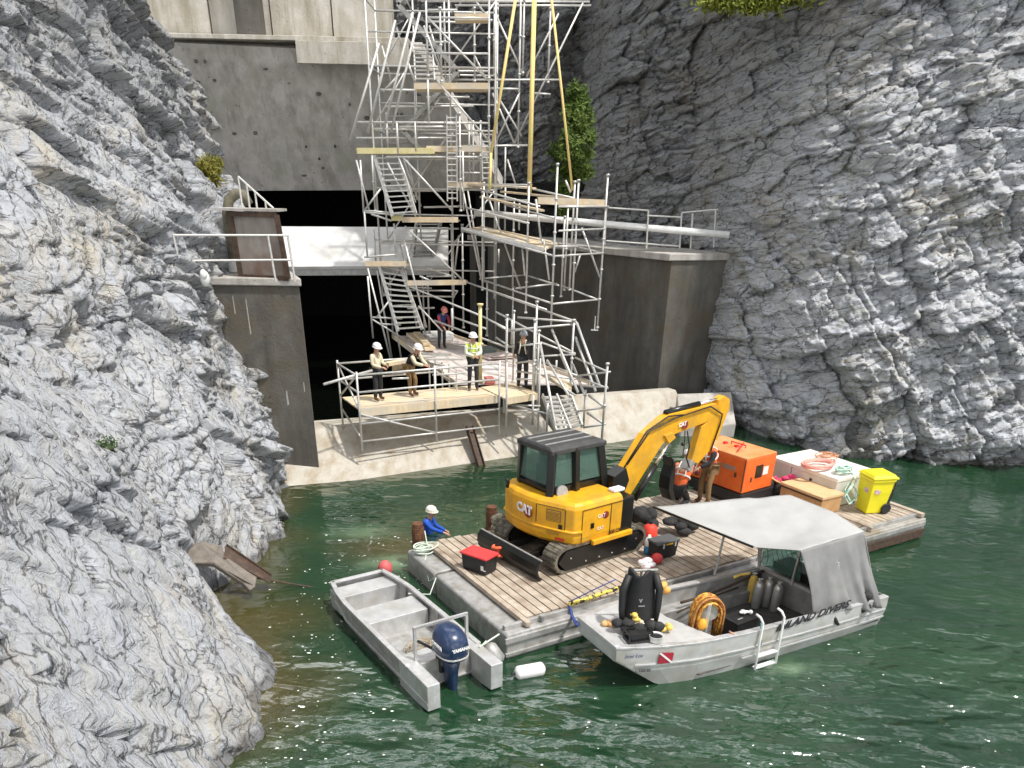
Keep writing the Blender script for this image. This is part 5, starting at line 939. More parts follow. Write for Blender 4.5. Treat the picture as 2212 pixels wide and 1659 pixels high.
for s in (-1, 1):
    for f_ in (.60, .36):
        m_ = MB()
        for a_, b_ in zip(xs[6 if f_ < .5 else 1:], xs[7 if f_ < .5 else 2:]): m_.bar((a_, s*(dw(a_)+.006), dz(a_)*f_), (b_, s*(dw(b_)+.006), dz(b_)*f_), .035, .025)
        part('strake', m_, alu, db, local=True)
m_ = MB(); m_.add([(.02, -dw(0)+.03, .925), (.02, dw(0)-.03, .925), (.8, dw(.8)-.05, .895), (1.6, dw(1.6)-.05, .87), (1.6, .0, .87), (1.95, -dw(1.9)+.06, .86), (.8, -dw(.8)+.05, .895)], [(0, 1, 2, 3, 4, 5, 6)]); part('foredeck', m_, mat('foredeck_grey', (.38, .38, .38), (.46, .46, .45), 4, .5), db, local=True, solid=.03)
part('floor', MB().box((4.1, 0, .14), (4.9, 2.1, .02)), mat('dark_floor', (.06, .06, .06), (.12, .11, .10), 6, .8), db, local=True)
part('bulkhead', MB().bar((1.62, 1.0, .5), (1.62, 0, .5), .03, .7).bar((1.62, 0, .5), (1.98, -1.02, .5), .03, .7), alud, db, local=True)
part('inner_side', MB().bar((1.7, 1.06, .5), (5.3, 1.07, .5), .02, .62), alud, db, local=True)
part('side_locker', MB().box((3.4, .92, .3), (3.2, .3, .3)), alud, db, local=True, bev=.01)
bk2 = mat('black_vinyl', (.03, .03, .035))
def side(u, z): return Vector((u, -dw(u)-.012, z))
ta, tb_ = onv(*cS(1470, 526), DB(0, -1.16, 0), DA), onv(*cS(1915, 372), DB(0, -1.16, 0), DA)
lt = MB().text('INLAND DIVERS', .2, (0, 0, 0), (1, 0, 0), (0, 1, 0), .004, .005, shear=.3); wt = max(v[0] for v in lt.v); k_ = (tb_-ta).length*1.10/wt; dt = (tb_-ta).normalized()
lt.v = [tuple(ta+dt*(v[0]*k_)+Vector((0, 0, v[1]*1.12))+Vector((.48, -.88, 0))*(v[2]+.005)) for v in lt.v]; part('lettering', lt, bk2, hull)
bA_, bP_ = DA-.228, DB(1, -.955, 0); bn_ = Vector((math.sin(bA_), -math.cos(bA_), 0))
def bow(x, y, e=.015): return onv(*cS(x, y), bP_+bn_*e, bA_)
def btext(t_, a_, b_, m__, asp=1.1, **k):
    l_ = MB().text(t_, .2, (0, 0, 0), (1, 0, 0), (0, 1, 0), .003, .003, **k); A_, B_ = bow(*a_), bow(*b_); kk = (B_-A_).length/max(v[0] for v in l_.v); d_ = (B_-A_).normalized(); l_.v = [tuple(A_+d_*(v[0]*kk)+Vector((0, 0, v[1]*kk*asp))+bn_*v[2]) for v in l_.v]; return part('lettering', l_, m__, hull)
btext('C 5200 BK', (545, 792), (652, 786), bk2); btext('Inter Lou', (475, 702), (600, 692), mat('grey_script', (.12, .14, .22)), 1.1, shear=.4)
q_ = [bow(697, 735), bow(788, 726), bow(803, 662), bow(710, 664)]; part('dive_flag', MB().prism(q_, bn_*.006), mat('flag_red', (.40, .02, .04)), hull)
part('flag_stripe', MB().bar(q_[3]+bn_*.012, q_[1]+bn_*.012, .006, .035), white, hull)
# windscreen
ws = part('windscreen_frame', MB().bar((5.0, 1.05, .8), (4.75, .98, 1.75), .06, .06).bar((5.0, -.85, .78), (5.15, -.8, 1.6), .05, .05).bar((5.0, 1.05, .84), (5.2, -.9, .78), .07, .07).bar((4.75, .98, 1.75), (5.15, -.8, 1.62), .05, .05).bar((5.0, 0.1, .80), (5.0, .05, 1.68), .04, .04), alu, db, local=True)
part('window', MB().prism([(5.0, 1.0, .9), (5.17, .05, .87), (5.08, .05, 1.65), (4.78, .93, 1.7)], (.01, 0, 0)), glass, ws, local=True)
part('console', MB().prism([(5.05, 1.0, .15), (5.4, -.92, .15), (5.4, -.92, .76), (5.05, 1.0, .8)], (.5, .1, 0)), alud, db, local=True, bev=.01)
part('dashboard', MB().box((5.45, .1, .93), (.45, 1.6, .2)), cabk, db, local=True, bev=.03)
part('pole', MB().tube((3.75, 1.1, .86), (3.85, 1.12, 1.72), .025), galvd, db, local=True)
# tarp canopy
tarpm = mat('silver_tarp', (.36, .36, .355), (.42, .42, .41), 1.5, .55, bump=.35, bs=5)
tA, tB, tC, tD_, tE, tF = at(1411, 1095, 2.0), at(1706, 1069, 2.25), at(1800, 1106, 2.2), at(1867, 1148, 2.05), at(1729, 1189, 2.05), at(1627, 1182, 1.9)
cap = thing('tarp_canopy', 'wrinkled silver grey tarp stretched over the dive boat cabin and hanging to its side', 'tarp', DB(5, 0, 1.9), DA)
def wr_(p, s=1.): 
    x, y = np.array([p.x*2.2]), np.array([p.y*2.2+p.z]); return Vector((0, 0, s*.10*(float(fbm(x, y, 77, 3)[0])-.5)))
def topf(u, v):
    e0 = tA.lerp(tF, min(1, v/.72)) if v < .72 else tF.lerp(tE, (v-.72)/.28); e1 = tB.lerp(tC, v/.55) if v < .55 else tC.lerp(tD_, (v-.55)/.45)
    # left edge u=0 goes A->F->E, far edge u=1 goes B->C->D
    p = e0.lerp(e1, u); p.z -= .06*math.sin(math.pi*u)*math.sin(math.pi*v); return p+wr_(p, .8*min(1, 4*u, 4*(1-u)))
part('top_sheet', MB().grid(topf, 30, 30), tarpm, cap, smooth=True, solid=.008)
cs_ = lambda x, y, z: at(*cS(x, y), z)
hb = [cs_(1720, 405, .80), cs_(1960, 372, .72), cs_(2090, 385, .55), cs_(2145, 350, .62)]
def hang_(u, v):
    a = tE.lerp(tD_, u) ; t = u*3; i = min(2, int(t)); b = hb[i].lerp(hb[i+1], t-i); p = a.lerp(b, v); n_ = Vector((.48, -.88, 0)); return p+n_*(.13*math.sin(u*19+2.5*v)*v*(.25+.75*u)+.03*math.sin(u*47+5*v)*v+.10*math.sin(math.pi*v)*(.4-u))
part('side_sheet', MB().grid(hang_, 44, 22), mat('shaded_side_tarp', (.17, .17, .17), (.23, .23, .225), 2, .5, bump=.4, bs=6), cap, smooth=True, solid=.008)  # same tarp as the top, side shade put into a darker grey
def hang2(u, v):
    a = tD_.lerp(tC, u); b = hb[3].lerp(DB(6.6, .6, .75), u); p = a.lerp(b, v); return p+Vector((.1*math.sin(u*14)*v, .05*math.sin(u*9)*v, 0))
part('side_sheet', MB().grid(hang2, 14, 14), tarpm, cap, smooth=True, solid=.008)
mb = MB().bar(tA, tF, .03, .04); part('edge_pole', mb, cabk, cap)
blk_f = mat('dark_fringe', (.03, .03, .03))
mb = MB()
for k in range(9): p = tF.lerp(tE, .1+.1*k); mb.path([p, p+Vector((.03, .02, -.08)), p+Vector((.06+.01*k, .06, -.22)), p+Vector((.05+.02*k, .1, -.34-.03*(k % 3)))], .007, 4)
part('fringe', mb, blk_f, cap)
heap('black_rag', cs_(2050, 390, .5), 5, (.14, .06, .3), .13, blk, 'black plastic flap hanging off the stern below the tarp', 'plastic flap', 11)
mb = MB().path([cs_(1880, 370, .75), cs_(1850, 430, .6), cs_(1885, 480, .45)], [.05, .06, .03], 7); solo('black_strap', mb, blk, 'black cloth strap hanging over the boat side across the lettering', 'strap', cs_(1880, 370, .75), smooth=True)
# ladder
ld = thing('boarding_ladder', 'white tubular boarding ladder hooked over the side of the dive boat', 'ladder', DB(3.2, -1.2, .8), DA)
for x_, y_, xb, yb in ((1345, 410, 1365, 790), (1485, 370, 1520, 720)):
    ptop = cs_(x_, y_, 1.15); pb = cs_(xb, yb, 0.0); mid = cs_(x_+45, y_+60, 1.0); md2 = Vector((mid.x*.5+pb.x*.5, mid.y*.5+pb.y*.5, .5)); pb = Vector((mid.x, mid.y, -.5))-Vector((-.02, .05, 0)); part('rail', MB().path([ptop, cs_(x_+28, y_+22, 1.12), mid, Vector((mid.x, mid.y-.02, .6)), pb], .024, 8), white, ld, smooth=True)
a0, b0 = cs_(1390, 470, 1.0), cs_(1530, 430, 1.0)
for z_ in (.28, .02, -.25): part('rung', MB().bar(Vector((a0.x, a0.y, z_)), Vector((b0.x, b0.y, z_)), .09, .03), white, ld)
# ropes over the side
rr = mat('orange_blue_rope', (.62, .25, .10), (.15, .14, .2), 30, .8, lo=.45, hi=.55); mb = MB().path([cs_(1165, 520, .9), cs_(1195, 540, .86), cs_(1200, 600, .6), cs_(1185, 680, .3), cs_(1165, 800, -.1)], .018, 6)
solo('side_rope', mb, rr, 'orange and blue rope hanging over the dive boat side into the water', 'rope', cs_(1195, 540, .86), smooth=True)
mb = MB().path([cs_(1375, 470, .95), cs_(1378, 540, .7), cs_(1375, 610, .5)], .016, 6); solo('teal_line', mb, mat('teal_line', (.08, .28, .32)), 'short teal line tied to the boarding ladder', 'rope', cs_(1375, 470, .95), smooth=True)
yb_ = mat('yellow_black_cable', (.75, .60, .10), (.02, .02, .02), 9, .6, lo=.49, hi=.51); mb = MB().path([c_ for c_ in (at(*cS(110, 345), .72), at(*cS(200, 320), .75), at(*cS(350, 265), .78), at(*cS(460, 230), .85))], .045, 8)
solo('striped_edge_guard', mb, yb_, 'yellow and black striped cable along the barge edge by the bow', 'cable', at(*cS(200, 320), .75), smooth=True)
mb = MB().path([at(*cS(110, 330), .8), at(*cS(250, 260), 1.0), at(*cS(420, 180), 1.3)], .012, 5).path([at(*cS(115, 350), .7), at(*cS(130, 420), .5), at(*cS(165, 480), .85)], .035, 7); solo('blue_mooring_line', mb, mat('blue_line', (.03, .06, .25)), 'dark blue mooring line from barge edge to the dive boat bow', 'rope', at(*cS(130, 420), .5), smooth=True)
# gear on the boat
sr = crop(1480, 1400, 3.966)
def sp(x, y, z): return at(*sr(x, y), z)
ds = thing('hanging_drysuit', 'black diving drysuit hung upright on the foredeck of the dive boat', 'drysuit', sp(480, 700, .93), DA)
pc = sp(470, 740, .93); ax_ = Vector((math.cos(DA*0-.15), math.sin(-.15), 0)); Xa = Vector((1, .12, 0)).normalized()
def dsf(u, v):  # draped sheet with sleeves
    wdt = .23+.08*v; z = 2.02-1.0*v; x = (u-.5)*2*wdt; fold = .022*math.sin(u*11+v*3)*(.3+v); return pc+Vector((0, .50, 0))+Xa*x+Vector((0, -.24*math.sin(math.pi*u)-.18*v+fold, z-.93+.05*math.cos(u*9)))
bsk = mat('black_neoprene', (.008, .008, .009), (.016, .016, .017), 8, .6)
part('torso', MB().grid(dsf, 30, 24), bsk, ds, smooth=True, solid=.05)
for s in (-1, 1):
    o = pc+Vector((0, .40, 0))+Xa*(s*.24); part('sleeve', MB().path([o+Vector((0, 0, 1.02)), o+Xa*(s*.10)+Vector((0, -.08, .75)), o+Xa*(s*.10)+Vector((0, -.14, .4)), o+Xa*(s*.06)+Vector((0, -.2, .06))], [.07, .075, .06, .05], 10), bsk, ds, smooth=True)
part('frame', MB().tube(pc+Vector((0, .5, 0)), pc+Vector((0, .5, 1.05)), .025).tube(pc+Xa*-.3+Vector((0, .5, 1.06)), pc+Xa*.3+Vector((0, .5, 1.06)), .025), galvd, ds)
part('chest_logo', MB().text('V', .09, pc+Xa*-.05+Vector((0, .12, .60)), Xa, (0, .1, 1), .003, .004).box(pc+Xa*0+Vector((0, .11, .53)), (.12, .006, .02), R=Matrix.Rotation(.12, 3, 'Z')), mat('grey_logo', (.35, .35, .35)), ds)
ym = mat('yellow_gear', (.80, .58, .12), (.70, .45, .10), 9, .6)
heap('regulator_set', sp(470, 690, .93), 7, (.15, .08, .16), .075, mat('cream_gear', (.72, .66, .50), (.55, .48, .30), 9, .5), 'cream and yellow diving regulators piled before the drysuit', 'diving gear', 21)
heap('yellow_mask', sp(405, 600, 1.15), 4, (.06, .05, .1), .07, ym, 'yellow diving mask hanging on the front of the drysuit', 'diving mask', 22)
heap('yellow_glove', sp(690, 700, .93), 5, (.14, .05, .04), .08, ym, 'yellow gloves lying right of the black drysuit', 'gloves', 23)
heap('orange_glove', sp(170, 660, .93), 4, (.10, .06, .02), .07, mat('orange_tan', (.72, .45, .18), (.6, .3, .14), 9), 'orange tan bag lying on the bow deck left of the drysuit', 'bag', 24)
heap('orange_hood', sp(710, 350, 1.2), 4, (.06, .04, .18), .09, mat('orange_tan2', (.80, .42, .10)), 'orange bundle hanging at the right of the drysuit', 'bundle', 25)
heap('black_gear_pile', sp(560, 720, .93), 9, (.22, .12, .14), .12, blk, 'dark heap of diving gear around the foot of the drysuit', 'diving gear', 41)
heap('dark_gear_bag', sp(300, 700, .93), 6, (.12, .10, .18), .12, blk, 'black bag slumped at the left foot of the drysuit', 'bag', 42)
heap('silver_valve_set', sp(560, 640, 1.0), 6, (.10, .05, .10), .035, galv, 'small silver regulator valves hanging on the dark gear heap', 'valves', 43)
cr2 = sp(450, 790, .93); crt = thing('black_crate', 'small black frame crate at the front of the foredeck gear', 'crate', cr2, DA-.2)
mb = MB()
for z_ in (.03, .18):
    for a_, b_ in (((-.22, -.13), (.22, -.13)), ((.22, -.13), (.22, .13)), ((.22, .13), (-.22, .13)), ((-.22, .13), (-.22, -.13))): mb.bar((*a_, z_), (*b_, z_), .025, .03)
for x_, y_ in ((-.22, -.13), (.22, -.13), (.22, .13), (-.22, .13)): mb.bar((x_, y_, 0), (x_, y_, .2), .025, .025)
part('frame', mb, black, crt, local=True); part('base', MB().box((0, 0, .02), (.42, .24, .02)).box((0, 0, .1), (.34, .2, .12)), black, crt, local=True)
wbk = sp(630, 800, .93); mb = MB().lathe([(.10, 0), (.125, .01), (.13, .12), (.14, .12), (.12, .11), (.095, .02)], wbk, 18); solo('white_basin', mb, white, 'small round white rimmed bucket on the foredeck', 'bucket', wbk, smooth=True); 
solo('black_liner', MB().lathe([(0, .09), (.115, .095), (0, .1)], wbk, 16), black, 'black contents inside the white rimmed bucket', 'liner', wbk)
bx2 = sp(830, 770, .80); b2 = bb('grey_case', bx2-Vector((0, 0, .1)), (.55, .42, .14), DA+.25, mat('grey_case', (.14, .15, .17), (.2, .2, .22), 6, .5), 'flat grey case lying at the edge of the foredeck', 'case', mat('grey_case_lid', (.2, .21, .23)), .03, .01, .01, 1.)
part('handle', MB().box((0, -.1, .145), (.16, .03, .02)), black, b2, local=True)
# hose reel
hr = thing('hose_reel', 'large reel wrapped in orange and yellow diving hoses inside the dive boat', 'hose reel', cs_(1010, 560, .35), DA)
rc = cs_(1020, 400, 1.10); hz = mat('orange_yellow_hose', (.72, .42, .06), (.30, .07, .02), 16, .5, lo=.44, hi=.56); hz2 = mat('dark_red_hose', (.30, .08, .04), (.55, .28, .06), 16, .5)
vx = Vector((.98, .17, 0)); 
for k in range(26):
    rr_ = random.uniform(.18, .30); yo = random.uniform(-.16, .16); ln = random.uniform(.5, .8); pts = []
    for i in range(13): t = math.pi*i/12; pts.append(rc+vx*(-rr_*math.cos(t))+Vector((-.17*yo, yo, rr_*1.25*math.sin(t))))
    pts = [rc+vx*(-rr_*1.05)+Vector((0, yo, -ln))]+pts+[rc+vx*(rr_*1.05)+Vector((0, yo, -ln*random.uniform(.8, 1)))]
    part('hose', MB().path(pts, .022, 6), hz if k % 3 else hz2, hr, smooth=True)
part('drum', MB().lathe([(0, -.10), (.19, -.10), (.19, .10), (0, .10)], rc+Vector((0, -.02, .08)), 22, (-.17, 1, 0)), mat('grey_drum', (.30, .31, .28), (.4, .4, .36), 6), hr)
part('post', MB().bar(rc+Vector((-.02, -.2, .28)), rc+vx*-.06+Vector((0, -.24, -.62)), .05, .04), galv, hr)
solo('orange_float', MB().sphere(rc+vx*-.12+Vector((0, -.22, -.12)), (.09, .09, .12), 12, 8), mat('orange_float', (.85, .38, .03)), 'bright orange float hanging on the hose reel', 'float', rc+vx*-.12, smooth=True)
# tanks and cases
for i, (x, y, m__, lb) in enumerate(((1340, 300, 'grey', 'nearest left'), (1405, 290, 'grey', 'middle'), (1465, 320, 'grey', 'right'), (1305, 260, 'yel', 'left'))):
    pt = cs_(x, y+40, .25); pt = Vector((pt.x, pt.y, .16)) ; tt = thing('scuba_tank', {'nearest left': 'dull steel scuba tank standing next to the yellow tank', 'middle': 'dull steel scuba tank in the middle of the tank row', 'right': 'dull steel scuba tank nearest to the boarding ladder', 'left': 'yellow scuba tank at the left end of the tank row'}[lb], 'scuba tank', pt, 0, 'scuba tanks in the dive boat')
    part('body', MB().lathe([(0, 0), (.09, 0), (.1, .02), (.1, .52), (.07, .6), (.03, .63), (0, .63)], (0, 0, 0), 14), ym if m__ == 'yel' else mat('steel_tank', (.50, .49, .46), (.6, .6, .58), 8, .35, .6), tt, local=True, smooth=True); part('valve', MB().lathe([(.025, .62), (.025, .7), (0, .7)], (0, 0, 0), 8).tube((-.05, 0, .68), (.05, 0, .68), .018), galv, tt, local=True)
bc_ = cs_(1240, 430, .55); b3 = bb('black_gear_case', Vector((bc_.x, bc_.y, .16)), (.62, .42, .42), DA+.1, black, 'black lidded gear case in the well of the dive boat', 'case', black, .05, .02); part('lettering', MB().box((-.1, -.08, .425), (.14, .03, .006)), galvd, b3, local=True)
heap('crumpled_towel', Vector((bc_.x+.12, bc_.y+.08, .60)), 5, (.10, .05, .02), .055, white, 'crumpled white towel lying on the black gear case', 'towel', 31)
mb = MB().path([DB(2.6, .75, .62), DB(3.3, .8, .6), DB(4.0, .85, .66), DB(4.7, .9, .75), DB(5.0, .9, .8)], .03, 7).path([DB(2.4, .6, .5), DB(3.2, .7, .58), DB(4.2, .8, .6)], .02, 6); solo('dark_cable_run', mb, rustd, 'dark cable run lying along the inside of the dive boat', 'cable', DB(3.3, .8, .6), smooth=True)
mb = MB().path([cs_(1200, 165, 1.0), cs_(1240, 150, 1.0), cs_(1300, 140, 1.0)], .03, 6); solo('yellow_line', mb, ym, 'short yellow line tied to the far rail of the dive boat', 'rope', cs_(1240, 150, 1.0))
# ------------------------------------------------------------------ people
skinm = mat('skin', (.52, .30, .20), (.46, .25, .17), 8, .6)
def skin_obj(name, pts, edges, rad, m, par, root=0, sub=1, label=None):
    me = bpy.data.meshes.new(name); me.from_pydata([tuple(p) for p in pts], edges, []); me.update(); o = bpy.data.objects.new(name, me); COL.objects.link(o); me.materials.append(m)
    md = o.modifiers.new('skin', 'SKIN'); md.use_smooth_shade = True; md.branch_smoothing = .3
    sv = me.skin_vertices[0].data
    for i, r in enumerate(rad):
        sv[i].radius = (r, r) if not isinstance(r, tuple) else r; sv[i].use_root = (i == root)
    if sub: d = o.modifiers.new('u', 'SUBSURF'); d.levels = sub; d.render_levels = sub
    o.parent = par; INV[o] = INV[par]
    if label: o['label'] = label
    return o
def person(label, loc, rot, J, mats, hat='helmet', vest=None, scale=1., harness=None, hidden=()):
    # local frame: facing -Y; joints in metres for a 1.8 m figure
    t = thing('person', label, 'person', loc, rot); t.scale = (scale,)*3
    D_ = dict(pel=(0, 0, .96), wai=(0, 0, 1.10), che=(0, 0, 1.34), nek=(0, 0, 1.50), hea=(0, -.02, 1.60), cro=(0, -.01, 1.73),
              ls=(.19, 0, 1.43), le=(.25, .02, 1.14), lw=(.24, -.10, .90), rs=(-.19, 0, 1.43), re=(-.25, .02, 1.14), rw=(-.24, -.10, .90),
              lh=(.10, 0, .92), lk=(.12, -.03, .50), la=(.13, .02, .09), lt=(.14, -.15, .05), rh=(-.10, 0, .92), rk=(-.12, -.03, .50), ra=(-.13, .02, .09), rt=(-.14, -.15, .05))
    D_.update(J); V = {k: Vector(v) for k, v in D_.items()}
    names = ['pel', 'wai', 'che', 'nek', 'hea', 'cro', 'ls', 'le', 'lw', 'rs', 're', 'rw', 'lh', 'lk', 'la', 'lt', 'rh', 'rk', 'ra', 'rt']
    R_ = [.13, .12, .14, .055, .082, .07, .06, .045, .03, .06, .045, .03, .085, .06, .042, .035, .085, .06, .042, .035]
    pts = [V[n] for n in names]; rad = list(R_); E2 = [(0, 1), (1, 2), (2, 3), (3, 4), (4, 5), (2, 6), (6, 7), (7, 8), (2, 9), (9, 10), (10, 11), (0, 12), (12, 13), (13, 14), (14, 15), (0, 16), (16, 17), (17, 18), (18, 19)]
    for s, wn, en in ((1, 'lw', 'le'), (-1, 'rw', 're')):          # palms with five fingers each
        w_, d = V[wn], (V[wn]-V[en]).normalized(); sd__ = d.cross(Vector((0, -1, .3))).normalized(); fl_ = d.cross(sd__).normalized()
        wi = names.index(wn); pi = len(pts); pts.append(w_+d*.07); rad.append((.034, .018)); E2.append((wi, pi))
        for k, (o_, ln) in enumerate(((-.028, .068), (-.009, .078), (.010, .072), (.028, .055))):
            a = len(pts); b0 = w_+d*.10+sd__*o_; pts += [b0, b0+d*ln*.6+fl_*.012, b0+d*ln+fl_*.035]; rad += [.010, .009, .007]; E2 += [(pi, a), (a, a+1), (a+1, a+2)]
        a = len(pts); b0 = w_+d*.045-sd__*.035; pts += [b0, b0+d*.03-sd__*.022+fl_*.02]; rad += [.011, .009]; E2 += [(pi, a), (a, a+1)]
    skin_obj('body', pts, E2, rad, skinm, t)
    hd = V['hea']; hu = (V['cro']-V['nek']).normalized(); fw = Vector((0, -1, 0)); fw = (fw-hu*fw.dot(hu)); 
    if 'look' in J: fw = Vector(J['look']); fw = fw-hu*fw.dot(hu)
    fw.normalize(); rt_ = fw.cross(hu); RH = Matrix((rt_, fw, hu)).transposed()
    face = part('head', MB().sphere(hd+hu*.03, (.078, .098, .118), 16, 12, RH).sphere(hd+fw*.03-hu*.05, (.055, .065, .05), 10, 8, RH), skinm, t, local=True, smooth=True)
    for s in (-1, 1): part('eye', MB().sphere(hd+hu*.035+fw*.088+rt_*s*.032, (.014, .01, .01), 8, 6, RH), black, face, local=True, smooth=True); part('ear', MB().sphere(hd+hu*.02+rt_*s*.08, (.012, .022, .032), 8, 6, RH), skinm, face, local=True, smooth=True)
    part('nose', MB().sphere(hd+hu*.005+fw*.105, (.014, .022, .022), 8, 6, RH), skinm, face, local=True, smooth=True); part('mouth', MB().sphere(hd-hu*.04+fw*.09, (.026, .010, .008), 8, 6, RH), mat('lips', (.35, .13, .10)), face, local=True, smooth=True)
    hc = mats['hat']
    if hat == 'helmet':
        hm = part('helmet', MB().lathe([(.128, 0), (.132, .02), (.128, .065), (.10, .115), (.055, .142), (0, .15)], (0, 0, 0), 20), hc, t, local=True, smooth=True)
        for v in hm.data.vertices: v.co = hd+hu*.06+RH@Vector((v.co.x, v.co.y*1.12, v.co.z))
        br = part('brim', MB().lathe([(.12, 0), (.150, .004), (.150, .012), (.12, .016)], (0, 0, 0), 20), hc, hm, local=True)
        for v in br.data.vertices: v.co = hd+hu*.055+RH@Vector((v.co.x, v.co.y*1.15+.018, v.co.z))
    else: part('hair', MB().sphere(hd+hu*.055-fw*.015, (.088, .10, .10), 14, 10, RH), hc, t, local=True, smooth=True)
    k = ['pel', 'wai', 'che', 'nek', 'ls', 'le', 'lw', 'rs', 're', 'rw']; P_ = [V[n].copy() for n in k]; P_[0] += (V['pel']-V['wai'])*.25; P_[3] = V['che'].lerp(V['nek'], .75)
    skin_obj('jacket', P_, [(0, 1), (1, 2), (2, 3), (2, 4), (4, 5), (5, 6), (2, 7), (7, 8), (8, 9)], [.165, .155, .17, .075, .078, .062, .045, .078, .062, .045], mats['top'], t)
    if 'sleeve' in mats:
        for a_, b_, c_ in (('ls', 'le', 'lw'), ('rs', 're', 'rw')): skin_obj('sleeve', [V[a_].lerp(V['che'], -.05), V[b_], V[c_]], [(0, 1), (1, 2)], [.085, .068, .05], mats['sleeve'], t)
    k = ['pel', 'lh', 'lk', 'la', 'rh', 'rk', 'ra']; skin_obj('trousers', [V[n] for n in k], [(0, 1), (1, 2), (2, 3), (0, 4), (4, 5), (5, 6)], [.155, .105, .082, .065, .105, .082, .065], mats['leg'], t)
    for a_, b_ in (('la', 'lt'), ('ra', 'rt')): 
        dv_ = (V[b_]-V[a_]); dv_.z = 0; dv_.normalize(); skin_obj('boot', [V[a_]+Vector((0, 0, .08)), V[a_]-Vector((0, 0, .02)), V[b_]], [(0, 1), (1, 2)], [.062, .062, .05], mats.get('boot', black), t)
    if vest:
        for h_, w_ in ((.30, .185), (.72, .185)):
            c_ = V['wai'].lerp(V['che'], h_*1.3); ax = (V['che']-V['wai']).normalized(); part('reflective_band', MB().lathe([(w_*.93, -.022), (w_*.95, .022)], (0, 0, 0), 18, ax) if 0 else MB().path([c_+ax.orthogonal().normalized()*w_*math.cos(a)+ax.cross(ax.orthogonal().normalized())*w_*math.sin(a) for a in [2*math.pi*q/18 for q in range(18)]], .018, 6, closed=True), vest, t, local=True, smooth=True)
        for s in (-1, 1): part('reflective_strap', MB().path([V['che']+Vector((s*.09, -.17, -.2)), V['che']+Vector((s*.09, -.165, .05)), V['che']+Vector((s*.09, -.03, .16)), V['che']+Vector((s*.09, .15, .02)), V['che']+Vector((s*.09, .16, -.2))], .02, 6), vest, t, local=True, smooth=True)
    if harness:
        for s in (-1, 1): part('harness_strap', MB().path([V['wai']+Vector((s*.12, -.15, 0)), V['che']+Vector((s*.10, -.17, .02)), V['che']+Vector((s*.09, -.02, .17)), V['che']+Vector((s*.07, .16, .02)), V['wai']+Vector((s*.12, .15, 0))], .024, 6), harness, t, local=True, smooth=True)
    return t
def cm(n, c, d=None): return mat(n, c, d or tuple(x*.75 for x in c), 7, .85)
whiteh = mat('white_hat', (.82, .80, .80), (.76, .75, .76), 4, .35)
cream = cm('cream_shirt', (.72, .66, .48)); navyc = cm('navy_cloth', (.03, .06, .20)); darkc = cm('dark_trousers', (.03, .032, .035)); brownc = cm('brown_canvas', (.26, .16, .07)); brownb = cm('brown_boot', (.10, .045, .02))
hiv = cm('hi_vis_yellow', (.62, .78, .10)); hio = cm('hi_vis_orange', (.85, .16, .04)); silver = cm('reflective_silver', (.80, .78, .74)); blackc = cm('black_jacket', (.02, .02, .024)); paleg = cm('pale_green_shirt', (.70, .75, .62))
def fl(x, y, z=ZP): p = at(x, y, z); return Vector((p.x, p.y, z+.02))
person('person in white hard hat and cream shirt standing at the left end of the platform', fl(818, 866), math.radians(60), dict(lw=(.12, -.30, 1.12), rw=(-.10, -.30, 1.08), le=(.25, -.04, 1.15), re=(-.24, -.04, 1.15), hea=(0, -.06, 1.60), cro=(0, -.05, 1.73)), dict(top=cream, leg=darkc, hat=whiteh, boot=brownb), scale=.98)
person('person in a white hard hat and black vest leaning forward over the platform table', fl(892, 856), math.radians(65), dict(pel=(0, .12, .92), wai=(0, .06, 1.06), che=(0, -.10, 1.26), nek=(0, -.20, 1.40), hea=(0, -.26, 1.49), cro=(0, -.27, 1.62), ls=(.19, -.14, 1.34), rs=(-.19, -.14, 1.34), le=(.25, -.30, 1.10), re=(-.24, -.30, 1.10), lw=(.14, -.52, 1.02), rw=(-.12, -.55, 1.05), lh=(.1, .11, .90), rh=(-.1, .11, .90), lk=(.12, -.06, .50), rk=(-.12, .02, .49)), dict(top=blackc, sleeve=cream, leg=brownc, hat=whiteh, boot=brownb), scale=.98)
person('person in a white hard hat and yellow high visibility vest with black trousers', fl(1022, 843), math.radians(20), dict(lw=(.02, -.26, 1.12), rw=(-.04, -.27, 1.10), le=(.26, -.06, 1.16), re=(-.26, -.06, 1.16)), dict(top=hiv, sleeve=paleg, leg=darkc, hat=whiteh), vest=silver, scale=1.03)
person('person in black work clothes and harness seen from behind on the platform', fl(1128, 838), math.radians(172), dict(rw=(-.36, -.02, 1.22), re=(-.34, .0, 1.30), lw=(.30, -.16, 1.05)), dict(top=blackc, leg=darkc, hat=cm('grey_hat', (.35, .36, .38))), harness=cream, scale=1.03)
person('person in a blue and dark red jacket bending at the back of the scaffold deck', Vector((-3.3, 35.2, ZP+.02)), math.radians(35), dict(wai=(0, -.03, 1.08), che=(0, -.12, 1.28), nek=(0, -.20, 1.42), hea=(0, -.26, 1.50), cro=(0, -.30, 1.62), ls=(.19, -.14, 1.36), rs=(-.19, -.14, 1.36), le=(.24, -.26, 1.10), re=(-.24, -.26, 1.10), lw=(.14, -.42, .92), rw=(-.14, -.42, .92)), dict(top=navyc, sleeve=cm('dark_red_cloth', (.32, .03, .05)), leg=darkc, hat=cm('red_cap', (.60, .22, .18))), scale=1.0)
